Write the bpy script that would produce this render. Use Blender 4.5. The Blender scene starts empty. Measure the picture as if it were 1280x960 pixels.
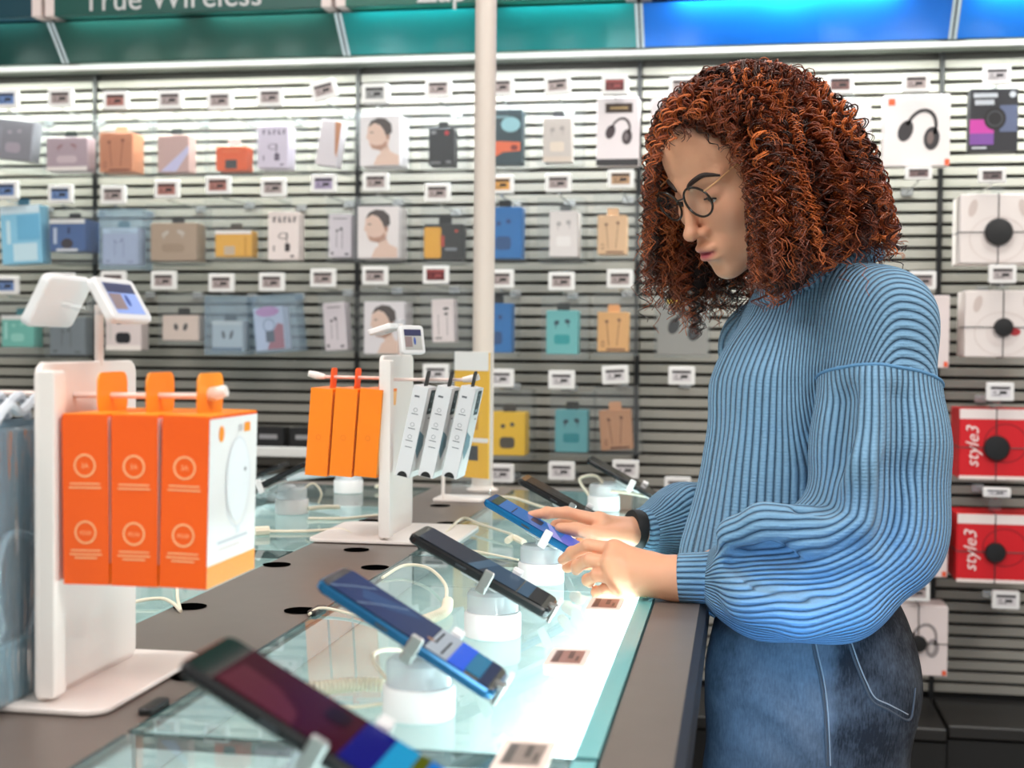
import bpy, math, random
import numpy as np
from mathutils import Vector, Matrix, Euler

random.seed(7)
RNG = np.random.default_rng(7)
S = bpy.context.scene
COL = S.collection
PI = math.pi

# ------------------------------------------------------------------ camera
FPX = 1700.0
_p, _r, _yaw = math.radians(1.65), math.radians(0.5), math.radians(9.55)
CAM = Vector((0, 0, 1.24))
TZ = 0.93                                    # counter top height
_fw = Vector((-math.sin(_yaw)*math.cos(_p), math.cos(_yaw)*math.cos(_p), -math.sin(_p)))
_r0 = Vector((math.cos(_yaw), math.sin(_yaw), 0))
_u0 = _r0.cross(_fw)
_R = math.cos(_r)*_r0 + math.sin(_r)*_u0
_U = -math.sin(_r)*_r0 + math.cos(_r)*_u0
cd = bpy.data.cameras.new('camera'); cam = bpy.data.objects.new('camera', cd); COL.objects.link(cam)
mw = Matrix((_R, _U, -_fw)).transposed().to_4x4(); mw.translation = CAM
cam.matrix_world = mw
cd.sensor_width = 36.0; cd.lens = FPX/1280*36.0
cd.clip_start = 0.05; cd.clip_end = 60
cd.dof.use_dof = True; cd.dof.focus_distance = 1.72; cd.dof.aperture_fstop = 5.2
S.camera = cam

# ------------------------------------------------------------------ world, view, lamps
S.view_settings.view_transform = 'Standard'
try: S.view_settings.look = 'None'
except Exception: pass
S.view_settings.gamma = 1.0
S.view_settings.use_curve_mapping = False
S.view_settings.exposure = 0.0
W = bpy.data.worlds.new('shop_air'); S.world = W; W.use_nodes = True
W.node_tree.nodes['Background'].inputs[0].default_value = (1.0, 0.985, 0.96, 1)
W.node_tree.nodes['Background'].inputs[1].default_value = 0.55

def area(name, loc, target, size, size_y, power, color=(1, 1, 1), spread=180):
    l = bpy.data.lights.new(name, 'AREA'); l.shape = 'RECTANGLE'
    l.size = size; l.size_y = size_y; l.energy = power; l.color = color
    l.spread = math.radians(spread)
    o = bpy.data.objects.new(name, l); COL.objects.link(o)
    o.location = loc
    o.rotation_euler = (Vector(target)-Vector(loc)).to_track_quat('-Z', 'Y').to_euler()
    return o
CEIL = 3.05
area('ceiling_light_key', (1.35, 0.7, CEIL-.03), (0.5, 1.5, 1.2), 1.2, 1.2, 84, (1, .96, .92))
area('ceiling_light_left', (-1.6, 0.9, CEIL-.03), (-1.2, 1.4, 0.9), 1.2, 1.2, 64, (1, .97, .94))
area('added_front_fill', (-.5, -.5, CEIL-.03), (-.3, 2.6, .9), 2.4, 1.0, 46, (1, .97, .94))  # unseen fill light, added behind the camera to brighten the fronts of things
area('ceiling_light_back', (0.7, 2.7, CEIL-.03), (0.4, 2.2, 1.2), 1.4, 0.5, 26, (1, .96, .9))
area('ceiling_light_wall', (-0.7, 2.3, CEIL-.03), (-0.7, 3.2, 0.8), 2.6, 0.4, 18, (1, .96, .9))

# ------------------------------------------------------------------ helpers
def ray(px, py):
    return _fw + (px-640)/FPX*_R - (py-480)/FPX*_U
def at_z(px, py, z=TZ):
    d = ray(px, py); return CAM + d*((z-CAM.z)/d.z)
def at_y(px, py, y):
    d = ray(px, py); return CAM + d*(y/d.y)
def at_x(px, py, x):
    d = ray(px, py); return CAM + d*(x/d.x)
def at_d(px, py, dist):
    return CAM + ray(px, py)*dist

def lin(h):
    if isinstance(h, str):
        h = h.lstrip('#'); c = [int(h[i:i+2], 16)/255 for i in (0, 2, 4)]
    else:
        c = [v/255 for v in h]
    return tuple(v/12.92 if v <= .04045 else ((v+.055)/1.055)**2.4 for v in c)

_mats = {}
def mat(name, col=(200, 200, 200), rough=.5, metal=0., emit=0., alpha=None, spec=.5, coat=0., sss=0., noise=0., nscale=40, bump=0., trans=0.):
    if name in _mats: return _mats[name]
    m = bpy.data.materials.new(name); m.use_nodes = True
    nt = m.node_tree; b = nt.nodes['Principled BSDF']
    c = lin(col); b.inputs['Base Color'].default_value = (*c, 1)
    b.inputs['Roughness'].default_value = rough; b.inputs['Metallic'].default_value = metal
    b.inputs['Specular IOR Level'].default_value = spec
    b.inputs['Coat Weight'].default_value = coat
    if trans: b.inputs['Transmission Weight'].default_value = trans
    if sss:
        b.inputs['Subsurface Weight'].default_value = sss
        b.inputs['Subsurface Radius'].default_value = (.012, .005, .003)
    if emit:
        b.inputs['Emission Color'].default_value = (*c, 1); b.inputs['Emission Strength'].default_value = emit
    if noise or bump:
        tc = nt.nodes.new('ShaderNodeTexCoord'); n = nt.nodes.new('ShaderNodeTexNoise')
        n.inputs['Scale'].default_value = nscale; n.inputs['Detail'].default_value = 4
        nt.links.new(tc.outputs['Object'], n.inputs['Vector'])
        if noise:
            mx = nt.nodes.new('ShaderNodeMix'); mx.data_type = 'RGBA'
            mx.inputs[6].default_value = (*[v*(1-noise) for v in c], 1)
            mx.inputs[7].default_value = (*[min(1, v*(1+noise)) for v in c], 1)
            nt.links.new(n.outputs['Fac'], mx.inputs[0]); nt.links.new(mx.outputs[2], b.inputs['Base Color'])
        if bump:
            bp = nt.nodes.new('ShaderNodeBump'); bp.inputs['Strength'].default_value = bump
            bp.inputs['Distance'].default_value = .002
            nt.links.new(n.outputs['Fac'], bp.inputs['Height']); nt.links.new(bp.outputs[0], b.inputs['Normal'])
    _mats[name] = m
    return m

def clear_mat(name, tint=(255, 255, 255), opacity=.06, rough=.05, fres=1.35, tintmix=None, ripple=0.):
    """thin clear plastic / thin glass pane: tinted see-through plus a mirror reflection by Fresnel"""
    if name in _mats: return _mats[name]
    m = bpy.data.materials.new(name); m.use_nodes = True
    nt = m.node_tree; nt.nodes.clear(); L = nt.links.new
    out = nt.nodes.new('ShaderNodeOutputMaterial')
    tr = nt.nodes.new('ShaderNodeBsdfTransparent'); tr.inputs[0].default_value = (*lin(tint), 1)
    gl = nt.nodes.new('ShaderNodeBsdfGlossy'); gl.inputs['Roughness'].default_value = rough
    df = nt.nodes.new('ShaderNodeBsdfDiffuse'); df.inputs[0].default_value = (*lin(tintmix or (235, 240, 242)), 1)
    fr = nt.nodes.new('ShaderNodeFresnel'); fr.inputs[0].default_value = fres
    m1 = nt.nodes.new('ShaderNodeMixShader'); m1.inputs[0].default_value = opacity
    m2 = nt.nodes.new('ShaderNodeMixShader')
    L(tr.outputs[0], m1.inputs[1]); L(df.outputs[0], m1.inputs[2])
    ge = nt.nodes.new('ShaderNodeNewGeometry'); iv = nt.nodes.new('ShaderNodeMath'); iv.operation = 'SUBTRACT'; iv.inputs[0].default_value = 1
    ml = nt.nodes.new('ShaderNodeMath'); ml.operation = 'MULTIPLY'
    L(ge.outputs['Backfacing'], iv.inputs[1]); L(iv.outputs[0], ml.inputs[0]); L(fr.outputs[0], ml.inputs[1]); L(ml.outputs[0], m2.inputs[0]); L(m1.outputs[0], m2.inputs[1]); L(gl.outputs[0], m2.inputs[2])
    L(m2.outputs[0], out.inputs[0])
    if ripple:
        tc = nt.nodes.new('ShaderNodeTexCoord'); mp = nt.nodes.new('ShaderNodeMapping'); mp.inputs['Scale'].default_value = (90, 90, 14)
        nz = nt.nodes.new('ShaderNodeTexNoise'); nz.inputs['Scale'].default_value = 1.0; bp = nt.nodes.new('ShaderNodeBump'); bp.inputs['Strength'].default_value = ripple; bp.inputs['Distance'].default_value = .01
        L(tc.outputs['Object'], mp.inputs[0]); L(mp.outputs[0], nz.inputs['Vector']); L(nz.outputs['Fac'], bp.inputs['Height']); L(bp.outputs[0], gl.inputs['Normal']); L(bp.outputs[0], fr.inputs['Normal'])
    _mats[name] = m
    return m

def tag(o, label=None, cat=None, group=None, kind=None):
    if label: o['label'] = label
    if cat: o['category'] = cat
    if group: o['group'] = group
    if kind: o['kind'] = kind
    return o

def empty(name, loc=(0, 0, 0), rot=(0, 0, 0), label=None, cat=None, group=None, kind=None, parent=None):
    o = bpy.data.objects.new(name, None); COL.objects.link(o)
    o.location = loc; o.rotation_euler = rot; o.empty_display_size = .02
    if parent: o.parent = parent
    return tag(o, label, cat, group, kind)

class MB:
    """collects shapes and links them as ONE mesh object"""
    def __init__(s):
        s.v = []; s.f = []; s.m = []; s.mats = []; s.mi = 0
    def use(s, m):
        if m not in s.mats: s.mats.append(m)
        s.mi = s.mats.index(m); return s
    def add(s, vs, fs, M=None):
        o = len(s.v)
        for v in vs:
            v = Vector(v); s.v.append(tuple(M @ v) if M is not None else tuple(v))
        for f in fs:
            s.f.append(tuple(i+o for i in f)); s.m.append(s.mi)
        return s
    def box(s, c, d, M=None):
        x, y, z = c; a, b, e = d[0]/2, d[1]/2, d[2]/2
        vs = [(x-a, y-b, z-e), (x+a, y-b, z-e), (x+a, y+b, z-e), (x-a, y+b, z-e), (x-a, y-b, z+e), (x+a, y-b, z+e), (x+a, y+b, z+e), (x-a, y+b, z+e)]
        return s.add(vs, [(3, 2, 1, 0), (4, 5, 6, 7), (0, 1, 5, 4), (1, 2, 6, 5), (2, 3, 7, 6), (3, 0, 4, 7)], M)
    def prism(s, poly, z0, z1, M=None):
        n = len(poly)
        vs = [(p[0], p[1], z0) for p in poly]+[(p[0], p[1], z1) for p in poly]
        fs = [tuple(range(n-1, -1, -1)), tuple(range(n, 2*n))]+[(i, (i+1) % n, n+(i+1) % n, n+i) for i in range(n)]
        return s.add(vs, fs, M)
    def rbox(s, w, h, t, r, M=None, n=4, bev=0.0, z0=None):
        """rounded rectangle w x h in XY, thickness t along Z, small bevel on both faces"""
        P = rrect(w, h, r, n); k = len(P)
        za = -t/2 if z0 is None else z0; zb = za+t
        if bev <= 0: return s.prism(P, za, zb, M)
        Q = rrect(w-2*bev, h-2*bev, max(r-bev, .0002), n)
        rings = [[(x, y, za) for x, y in Q], [(x, y, za+bev) for x, y in P], [(x, y, zb-bev) for x, y in P], [(x, y, zb) for x, y in Q]]
        vs = [v for g in rings for v in g]
        fs = [tuple(range(k-1, -1, -1)), tuple(range(3*k, 4*k))]
        for j in range(3):
            fs += [(j*k+i, j*k+(i+1) % k, (j+1)*k+(i+1) % k, (j+1)*k+i) for i in range(k)]
        return s.add(vs, fs, M)
    def tube(s, pts, r, n=8, caps=True, M=None):
        pts = [Vector(p) for p in pts]; k = len(pts)
        rs = r if isinstance(r, (list, tuple)) else [r]*k
        vs = []; up = None
        for i, p in enumerate(pts):
            t = (pts[min(i+1, k-1)]-pts[max(i-1, 0)])
            t = t.normalized() if t.length > 1e-9 else Vector((0, 0, 1))
            if up is None:
                up = t.orthogonal().normalized()
            up = (up-t*up.dot(t)); up = up.normalized() if up.length > 1e-6 else t.orthogonal().normalized()
            b = t.cross(up)
            for j in range(n):
                a = 2*PI*j/n
                vs.append(p+(up*math.cos(a)+b*math.sin(a))*rs[i])
        fs = []
        for i in range(k-1):
            for j in range(n):
                fs.append((i*n+j, i*n+(j+1) % n, (i+1)*n+(j+1) % n, (i+1)*n+j))
        if caps:
            fs.append(tuple(range(n-1, -1, -1))); fs.append(tuple((k-1)*n+j for j in range(n)))
        return s.add(vs, fs, M)
    def lathe(s, prof, n=24, M=None, caps=True):
        k = len(prof); vs = []
        for (r, z) in prof:
            for j in range(n):
                a = 2*PI*j/n; vs.append((r*math.cos(a), r*math.sin(a), z))
        fs = []
        for i in range(k-1):
            for j in range(n):
                fs.append((i*n+j, i*n+(j+1) % n, (i+1)*n+(j+1) % n, (i+1)*n+j))
        if caps:
            fs.append(tuple(range(n-1, -1, -1))); fs.append(tuple((k-1)*n+j for j in range(n)))
        return s.add(vs, fs, M)
    def poly(s, P, M=None):
        return s.add([(x, y, 0) for x, y in P], [tuple(range(len(P)))], M)
    def ell(s, cx, cy, a, b, M=None, n=20, rot=0., hole=0.):
        o = [(cx+a*math.cos(t)*math.cos(rot)-b*math.sin(t)*math.sin(rot), cy+a*math.cos(t)*math.sin(rot)+b*math.sin(t)*math.cos(rot)) for t in [2*PI*i/n for i in range(n)]]
        if not hole: return s.poly(o, M)
        q = [(cx+(x-cx)*hole, cy+(y-cy)*hole) for x, y in o]
        return s.add([(x, y, 0) for x, y in o+q], [(i, (i+1) % n, n+(i+1) % n, n+i) for i in range(n)], M)
    def rect(s, cx, cy, w, h, M=None):
        return s.poly([(cx-w/2, cy-h/2), (cx+w/2, cy-h/2), (cx+w/2, cy+h/2), (cx-w/2, cy+h/2)], M)
    def build(s, name, m=None, parent=None, smooth=False, loc=None, rot=None, kind=None):
        me = bpy.data.meshes.new(name); me.from_pydata(s.v, [], s.f)
        if m is not None and not s.mats: s.mats = [m]
        for k in s.mats: me.materials.append(k)
        me.polygons.foreach_set('material_index', s.m)
        if smooth:
            me.polygons.foreach_set('use_smooth', [True]*len(s.f))
            try: me.set_sharp_from_angle(angle=math.radians(40))
            except Exception: pass
        me.update()
        o = bpy.data.objects.new(name, me); COL.objects.link(o)
        if parent: o.parent = parent
        if loc is not None: o.location = loc
        if rot is not None: o.rotation_euler = rot
        if kind: o['kind'] = kind
        return o

def rrect(w, h, r, n=4):
    r = min(r, w/2-1e-6, h/2-1e-6); P = []
    for cx, cy, a0 in ((w/2-r, h/2-r, 0), (-w/2+r, h/2-r, PI/2), (-w/2+r, -h/2+r, PI), (w/2-r, -h/2+r, 3*PI/2)):
        for i in range(n+1):
            a = a0+PI/2*i/n; P.append((cx+r*math.cos(a), cy+r*math.sin(a)))
    return P

def spline(pts, n=8):
    """Catmull-Rom through the points"""
    P = [Vector(p) for p in pts]; P = [P[0]*2-P[1]]+P+[P[-1]*2-P[-2]]; out = []
    for i in range(1, len(P)-2):
        for k in range(n):
            t = k/n; a, b, c, d = P[i-1], P[i], P[i+1], P[i+2]
            out.append(.5*((2*b)+(c-a)*t+(2*a-5*b+4*c-d)*t*t+(3*b-a-3*c+d)*t**3))
    out.append(P[-2]); return out

def text_mesh(txt, size, extrude=0.0, align='CENTER', shear=0.):
    cu = bpy.data.curves.new('lettering', 'FONT'); cu.body = txt; cu.size = size; cu.extrude = extrude
    cu.align_x = align; cu.align_y = 'BOTTOM_BASELINE'; cu.resolution_u = 3; cu.shear = shear
    o = bpy.data.objects.new('lettering', cu); COL.objects.link(o)
    dg = bpy.context.evaluated_depsgraph_get(); dg.update()
    me = bpy.data.meshes.new_from_object(o.evaluated_get(dg))
    bpy.data.objects.remove(o); bpy.data.curves.remove(cu)
    return me
def text_obj(name, txt, size, m, parent, M, extrude=0., align='CENTER', shear=0.):
    me = text_mesh(txt, size, extrude, align, shear); me.materials.clear(); me.materials.append(m)
    me.transform(M)
    o = bpy.data.objects.new(name, me); COL.objects.link(o)
    if parent: o.parent = parent
    return o
def text_into(mb, txt, size, M, align='CENTER', shear=0.):
    me = text_mesh(txt, size, 0., align, shear)
    mb.add([v.co for v in me.vertices], [tuple(p.vertices) for p in me.polygons], M)
    bpy.data.meshes.remove(me)

def copy_tree(o, parent=None):
    c = o.copy(); COL.objects.link(c)
    if parent: c.parent = parent
    for ch in o.children: copy_tree(ch, c)
    return c
FRONT = Matrix(((1, 0, 0, 0), (0, 0, -1, 0), (0, 1, 0, 0), (0, 0, 0, 1)))    # XY drawing -> XZ wall plane, facing -Y
def T(x, y, z): return Matrix.Translation((x, y, z))
def RX(a): return Matrix.Rotation(a, 4, 'X')
def RY(a): return Matrix.Rotation(a, 4, 'Y')
def RZ(a): return Matrix.Rotation(a, 4, 'Z')
# ================================================================== the setting
YW = 3.60                                    # face of the slat wall
BAYX = [0.493-0.765*k for k in range(-1, 5)]  # uprights: 1.258 .493 -.272 -1.037 -1.802 -2.567
def struct(name, mb, m=None, parent=None, smooth=False):
    o = mb.build(name, m, parent, smooth)
    if not parent: o['kind'] = 'structure'
    return o
struct('floor', MB().box((-.6, .6, -.05), (7.6, 7.4, .1)), mat('floor_vinyl', (150, 146, 140), .35, noise=.08, nscale=3))
struct('ceiling', MB().box((-.6, .6, CEIL+.05), (7.6, 7.4, .1)), mat('ceiling_board', (214, 212, 208), .9))
struct('wall_left', MB().box((-4.45, .6, CEIL/2), (.1, 7.4, CEIL)), mat('shop_wall', (186, 184, 180), .8))
struct('wall_right', MB().box((3.25, .6, CEIL/2), (.1, 7.4, CEIL)), mat('shop_wall'))
wall = struct('wall_back', MB().box((-.6, YW+.075, CEIL/2), (7.6, .1, CEIL)), mat('slat_backing', (50, 47, 43), .7))
# slats: horizontal boards with dark grooves between them
PITCH, ZTOP, ZBASE = .0300, 1.975, .345
NSL = int((ZTOP-ZBASE)/PITCH)
slat_m = mat('slat_laminate', (150, 146, 137), .42, noise=.05, nscale=9)
proto = MB()
w = .765-.014
pf = [(-.0, .002), (.0, .0212), (.004, .0222), (.024, .0222), (.024, .001), (.004, .001)]
vs = [(sx*w/2, a, b) for sx in (-1, 1) for a, b in pf]
n = len(pf)
proto.add(vs, [tuple(range(n)), tuple(range(2*n-1, n-1, -1))]+[(i, n+i, n+(i+1) % n, (i+1) % n) for i in range(n)])
slat0 = proto.build('slat', slat_m, wall)
first = True
for b in range(5):
    cx = BAYX[b]-.765/2
    for k in range(NSL):
        o = slat0 if first else slat0.copy()
        if not first:
            COL.objects.link(o)
        first = False
        o.location = (cx, YW, ZTOP-(k+1)*PITCH+.004)
for x in BAYX:                                # black slotted uprights between the bays
    mb = MB().box((x, YW+.006, (ZTOP+ZBASE)/2+.03), (.011, .024, ZTOP-ZBASE+.06))
    u = struct('wall_upright', mb, mat('black_metal', (16, 16, 17), .4), wall)

# canopy: lit white ledge and sloped coloured fascia, sign boxes above it
mb = MB().use(mat('white_metal', (232, 233, 230), .35)).box((-.65, 3.432, 1.9735), (3.9, .016, .010))
mb.use(mat('canopy_soffit', (96, 104, 98), .6)).box((-.65, 3.51, 1.992), (3.9, .14, .012))
trim = struct('trim_1', mb)
led_m = mat('canopy_lamp_tube', (244, 255, 250), .5, emit=6)
for b in range(5):
    cx = BAYX[b]-.765/2
    struct('lamp_tube', MB().box((cx, 3.4485, 1.9775), (.70, .010, .005)), led_m, trim)
    area('canopy_lamp_down', (cx, 3.4495, 1.9742), (cx, 3.50, 1.5), .70, .012, 7.6, [(.93, 1, .95), (.93, 1, .95), (.9, .96, 1), (.92, 1, .93), (.92, 1, .93)][b])
fas = [('blue', (8, 116, 216)), ('blue', (8, 112, 216)), ('teal', (0, 122, 122)), ('dark green', (22, 74, 66)), ('dark green', (18, 66, 62))]
up = [(2, 52, 118), (2, 52, 118), (0, 92, 76), (0, 74, 66), (6, 60, 74)]
xe = [1.25, .49, -.257, -1.015, -1.795, -2.56]
sg = ['right end blue header sign over the slat wall beyond the woman', 'long blue header sign above the woman with curly hair', 'green header sign with white lettering crossed by the white column', 'dark green header sign with the words True Wireless', 'dark header sign at the far left beyond the True Wireless sign']
for b in range(5):
    x1, x0 = xe[b]-.006, xe[b+1]+.006; cx = (x0+x1)/2; ww = x1-x0
    e = empty('header_sign', (cx, 3.42, 1.985), label=sg[b], cat='sign', group='header signs above the slat wall')
    # sloped fascia, top nearer the shop floor
    f = MB().add([(-ww/2, 0, 0), (ww/2, 0, 0), (ww/2, -.085, .088), (-ww/2, -.085, .088), (-ww/2, .012, .004), (ww/2, .012, .004), (ww/2, -.073, .092), (-ww/2, -.073, .092)],
                 [(0, 1, 2, 3), (7, 6, 5, 4), (0, 4, 5, 1), (1, 5, 6, 2), (2, 6, 7, 3), (3, 7, 4, 0)])
    f.build('fascia', mat('fascia_%d' % b, fas[b][1], .38), e)
    MB().box((0, -.098, .32), (ww-.05, .05, .45)).build('sign_board', mat('sign_board_%d' % b, up[b], .45), e)
    for s in (-1, 1):
        MB().box((s*(ww/2-.0125), -.094, .32), (.025, .06, .45)).build('end_cap', mat('end_cap_white', (226, 210, 206), .5), e)
        MB().add([(s*ww/2-.004, -.002, -.002), (s*ww/2+.004, -.002, -.002), (s*ww/2+.004, -.088, .088), (s*ww/2-.004, -.088, .088)], [(0, 1, 2, 3)]).build('edge_strip', mat('pale_strip', (190, 205, 210), .4), e)
    for k in ([-.18, .2] if b != 1 else [-.13, .09]):
        area('fascia_lamp', (cx+k, 3.42-.112, 1.985+.088), (cx+k, 3.42-.03, 1.985+.01), .3, .012, [.9, .9, .30, .4, .3][b], (.93, .97, 1))
    if b == 3:
        text_obj('lettering', 'True Wireless', .083, mat('sign_letter', (240, 238, 236), .5, emit=.12), e, T(at_y(214, 7, 3.295).x-cx, -.1245, at_y(214, 10, 3.295).z-1.985) @ FRONT, .001)
    if b == 2:
        text_obj('lettering', 'Zap t', .083, mat('sign_letter'), e, T(at_y(520, 3, 3.295).x-cx, -.1245, at_y(560, 2, 3.295).z-1.985) @ FRONT, .001, 'LEFT')

# black plinth cabinets along the foot of the wall
for b, (lab, yf) in enumerate([('black plinth cabinet at far right below the empty slats', 3.335), ('black plinth cabinet just right of the woman behind her jeans', 3.30),
                   ('black plinth cabinet behind the woman, third from the right', 3.30), ('black plinth cabinet below the man portrait boxes', 3.30), ('black plinth cabinet at far left of the slat wall', 3.30)]):
    x1, x0 = BAYX[b]-.004, BAYX[b+1]+.004
    e = empty('plinth_cabinet', ((x0+x1)/2, 3.45, 0), label=lab, cat='cabinet', group='black plinth cabinets')
    MB().box((0, (yf-.012+YW)/2-3.45+.006, .156), (x1-x0, YW-yf-.012, .306)).build('cabinet_body', mat('plinth_black', (22, 21, 21), .45), e)
    MB().rbox(x1-x0, YW-yf, .03, .004, T(0, (yf+YW)/2-3.45, .33) , 2, .003).build('cabinet_top', mat('plinth_top', (34, 32, 31), .38), e)
    MB().box((0, yf-3.45+.006, .02), (x1-x0-.04, .01, .035)).build('kick_board', mat('plinth_black'), e)

# white-lipped shelf low on the left part of the wall
e = empty('wall_shelf', (-1.42, 3.42, .955), label='low shelf with a thick white front edge on the left of the slat wall', cat='shelf')
MB().box((0, .06, 0), (.72, .24, .016)).build('shelf_board', mat('shelf_dark', (70, 72, 74), .5), e)
MB().rbox(.72, .026, .012, .004, T(0, -.066, .004) @ RX(PI/2), 3, .002).build('front_lip', mat('white_metal'), e)
for s in (-1, 1):
    MB().box((s*.34, .09, -.03), (.006, .17, .05)).build('bracket', mat('black_metal'), e)
for i in range(7):
    x = -1.42-.30+.1*i
    k = empty('boxed_cable', (x, 3.43, .964), label='%s black boxed cable from the left on the low white-edged shelf' % ['first', 'second', 'third', 'fourth', 'fifth', 'sixth', 'seventh'][i], cat='box', group='black boxed cables on the low shelf')
    MB().rbox(.085, .05, .055, .003, T(0, 0, .0275), 2, .001).build('carton', mat('carton_black', (24, 24, 26), .5), k)
    MB().box((0, -.0255, .03), (.05, .001, .012)).build('label_strip', mat('grey_print', (150, 150, 152), .5), k)
# ================================================================== goods on the slat wall
clear_case = clear_mat('clear_plastic', (248, 250, 251), .045, .06, 1.3)
blue_case = clear_mat('bluish_clear_plastic', (222, 236, 246), .20, .08, 1.3, (212, 228, 242))
tag_white = mat('tag_white', (236, 234, 232), .4)
black_pl = mat('black_plastic', (20, 20, 21), .4)
steel = mat('hook_steel', (196, 198, 198), .25, .9)
ink = mat('ink_dark', (40, 38, 40), .6)
def cm(c): return mat('card_%02x%02x%02x' % tuple(c), c, .5)

YT = 3.372
def hook(tx, ty, scr, what, rotdeg=0, thick=False, wpx=33, hpx=23, flat=0., YT=3.372):
    """metal prong with an electronic price tag on its tip"""
    c = at_y(tx, ty, YT)
    k = 1700/(c-CAM).dot(_fw)
    w, h = wpx/k, hpx/k
    e = empty('display_hook', (c.x, YW, c.z-h/2-.006), label=what, cat='hook', group='hooks with price tags on the slat wall')
    L = YW-YT-.004
    MB().tube([(0, .004, 0), (0, -L+.01, 0), (0, -L, .004)], .0022, 6).build('rod', steel, e)
    MB().rbox(.03, .018, .004, .003, T(0, -.002, 0) @ RX(PI/2), 2).build('back_plate', steel, e)
    Mt = T(0, -L-.003, h/2+.005) @ RY(math.radians(rotdeg)) @ RX(-flat) @ FRONT
    tg = MB().rbox(w, h, .012 if not thick else .03, .004, Mt, 3, .0012).build('tag_frame', tag_white, e)
    sc = MB()
    z = .0066 if not thick else .0156
    sc.use(mat('tag_screen_%02x%02x%02x' % tuple(scr), scr, .35)).rect(0, 0, w*.70, h*.60, Mt @ T(0, 0, z))
    lum = sum(scr)/3
    sc.use(ink if lum > 70 else mat('ink_red_pale', (150, 70, 70), .5))
    sc.rect(0, h*.20, w*.70, h*.13, Mt @ T(0, 0, z+.0004))
    sc.rect(w*.10, -h*.05, w*.26, h*.16, Mt @ T(0, 0, z+.0004)); sc.rect(-w*.2, -h*.03, w*.12, h*.05, Mt @ T(0, 0, z+.0004))
    sc.rect(-w*.12, -h*.18, w*.3, h*.04, Mt @ T(0, 0, z+.0004))
    sc.build('tag_screen', None, tg)
    return e

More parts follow.
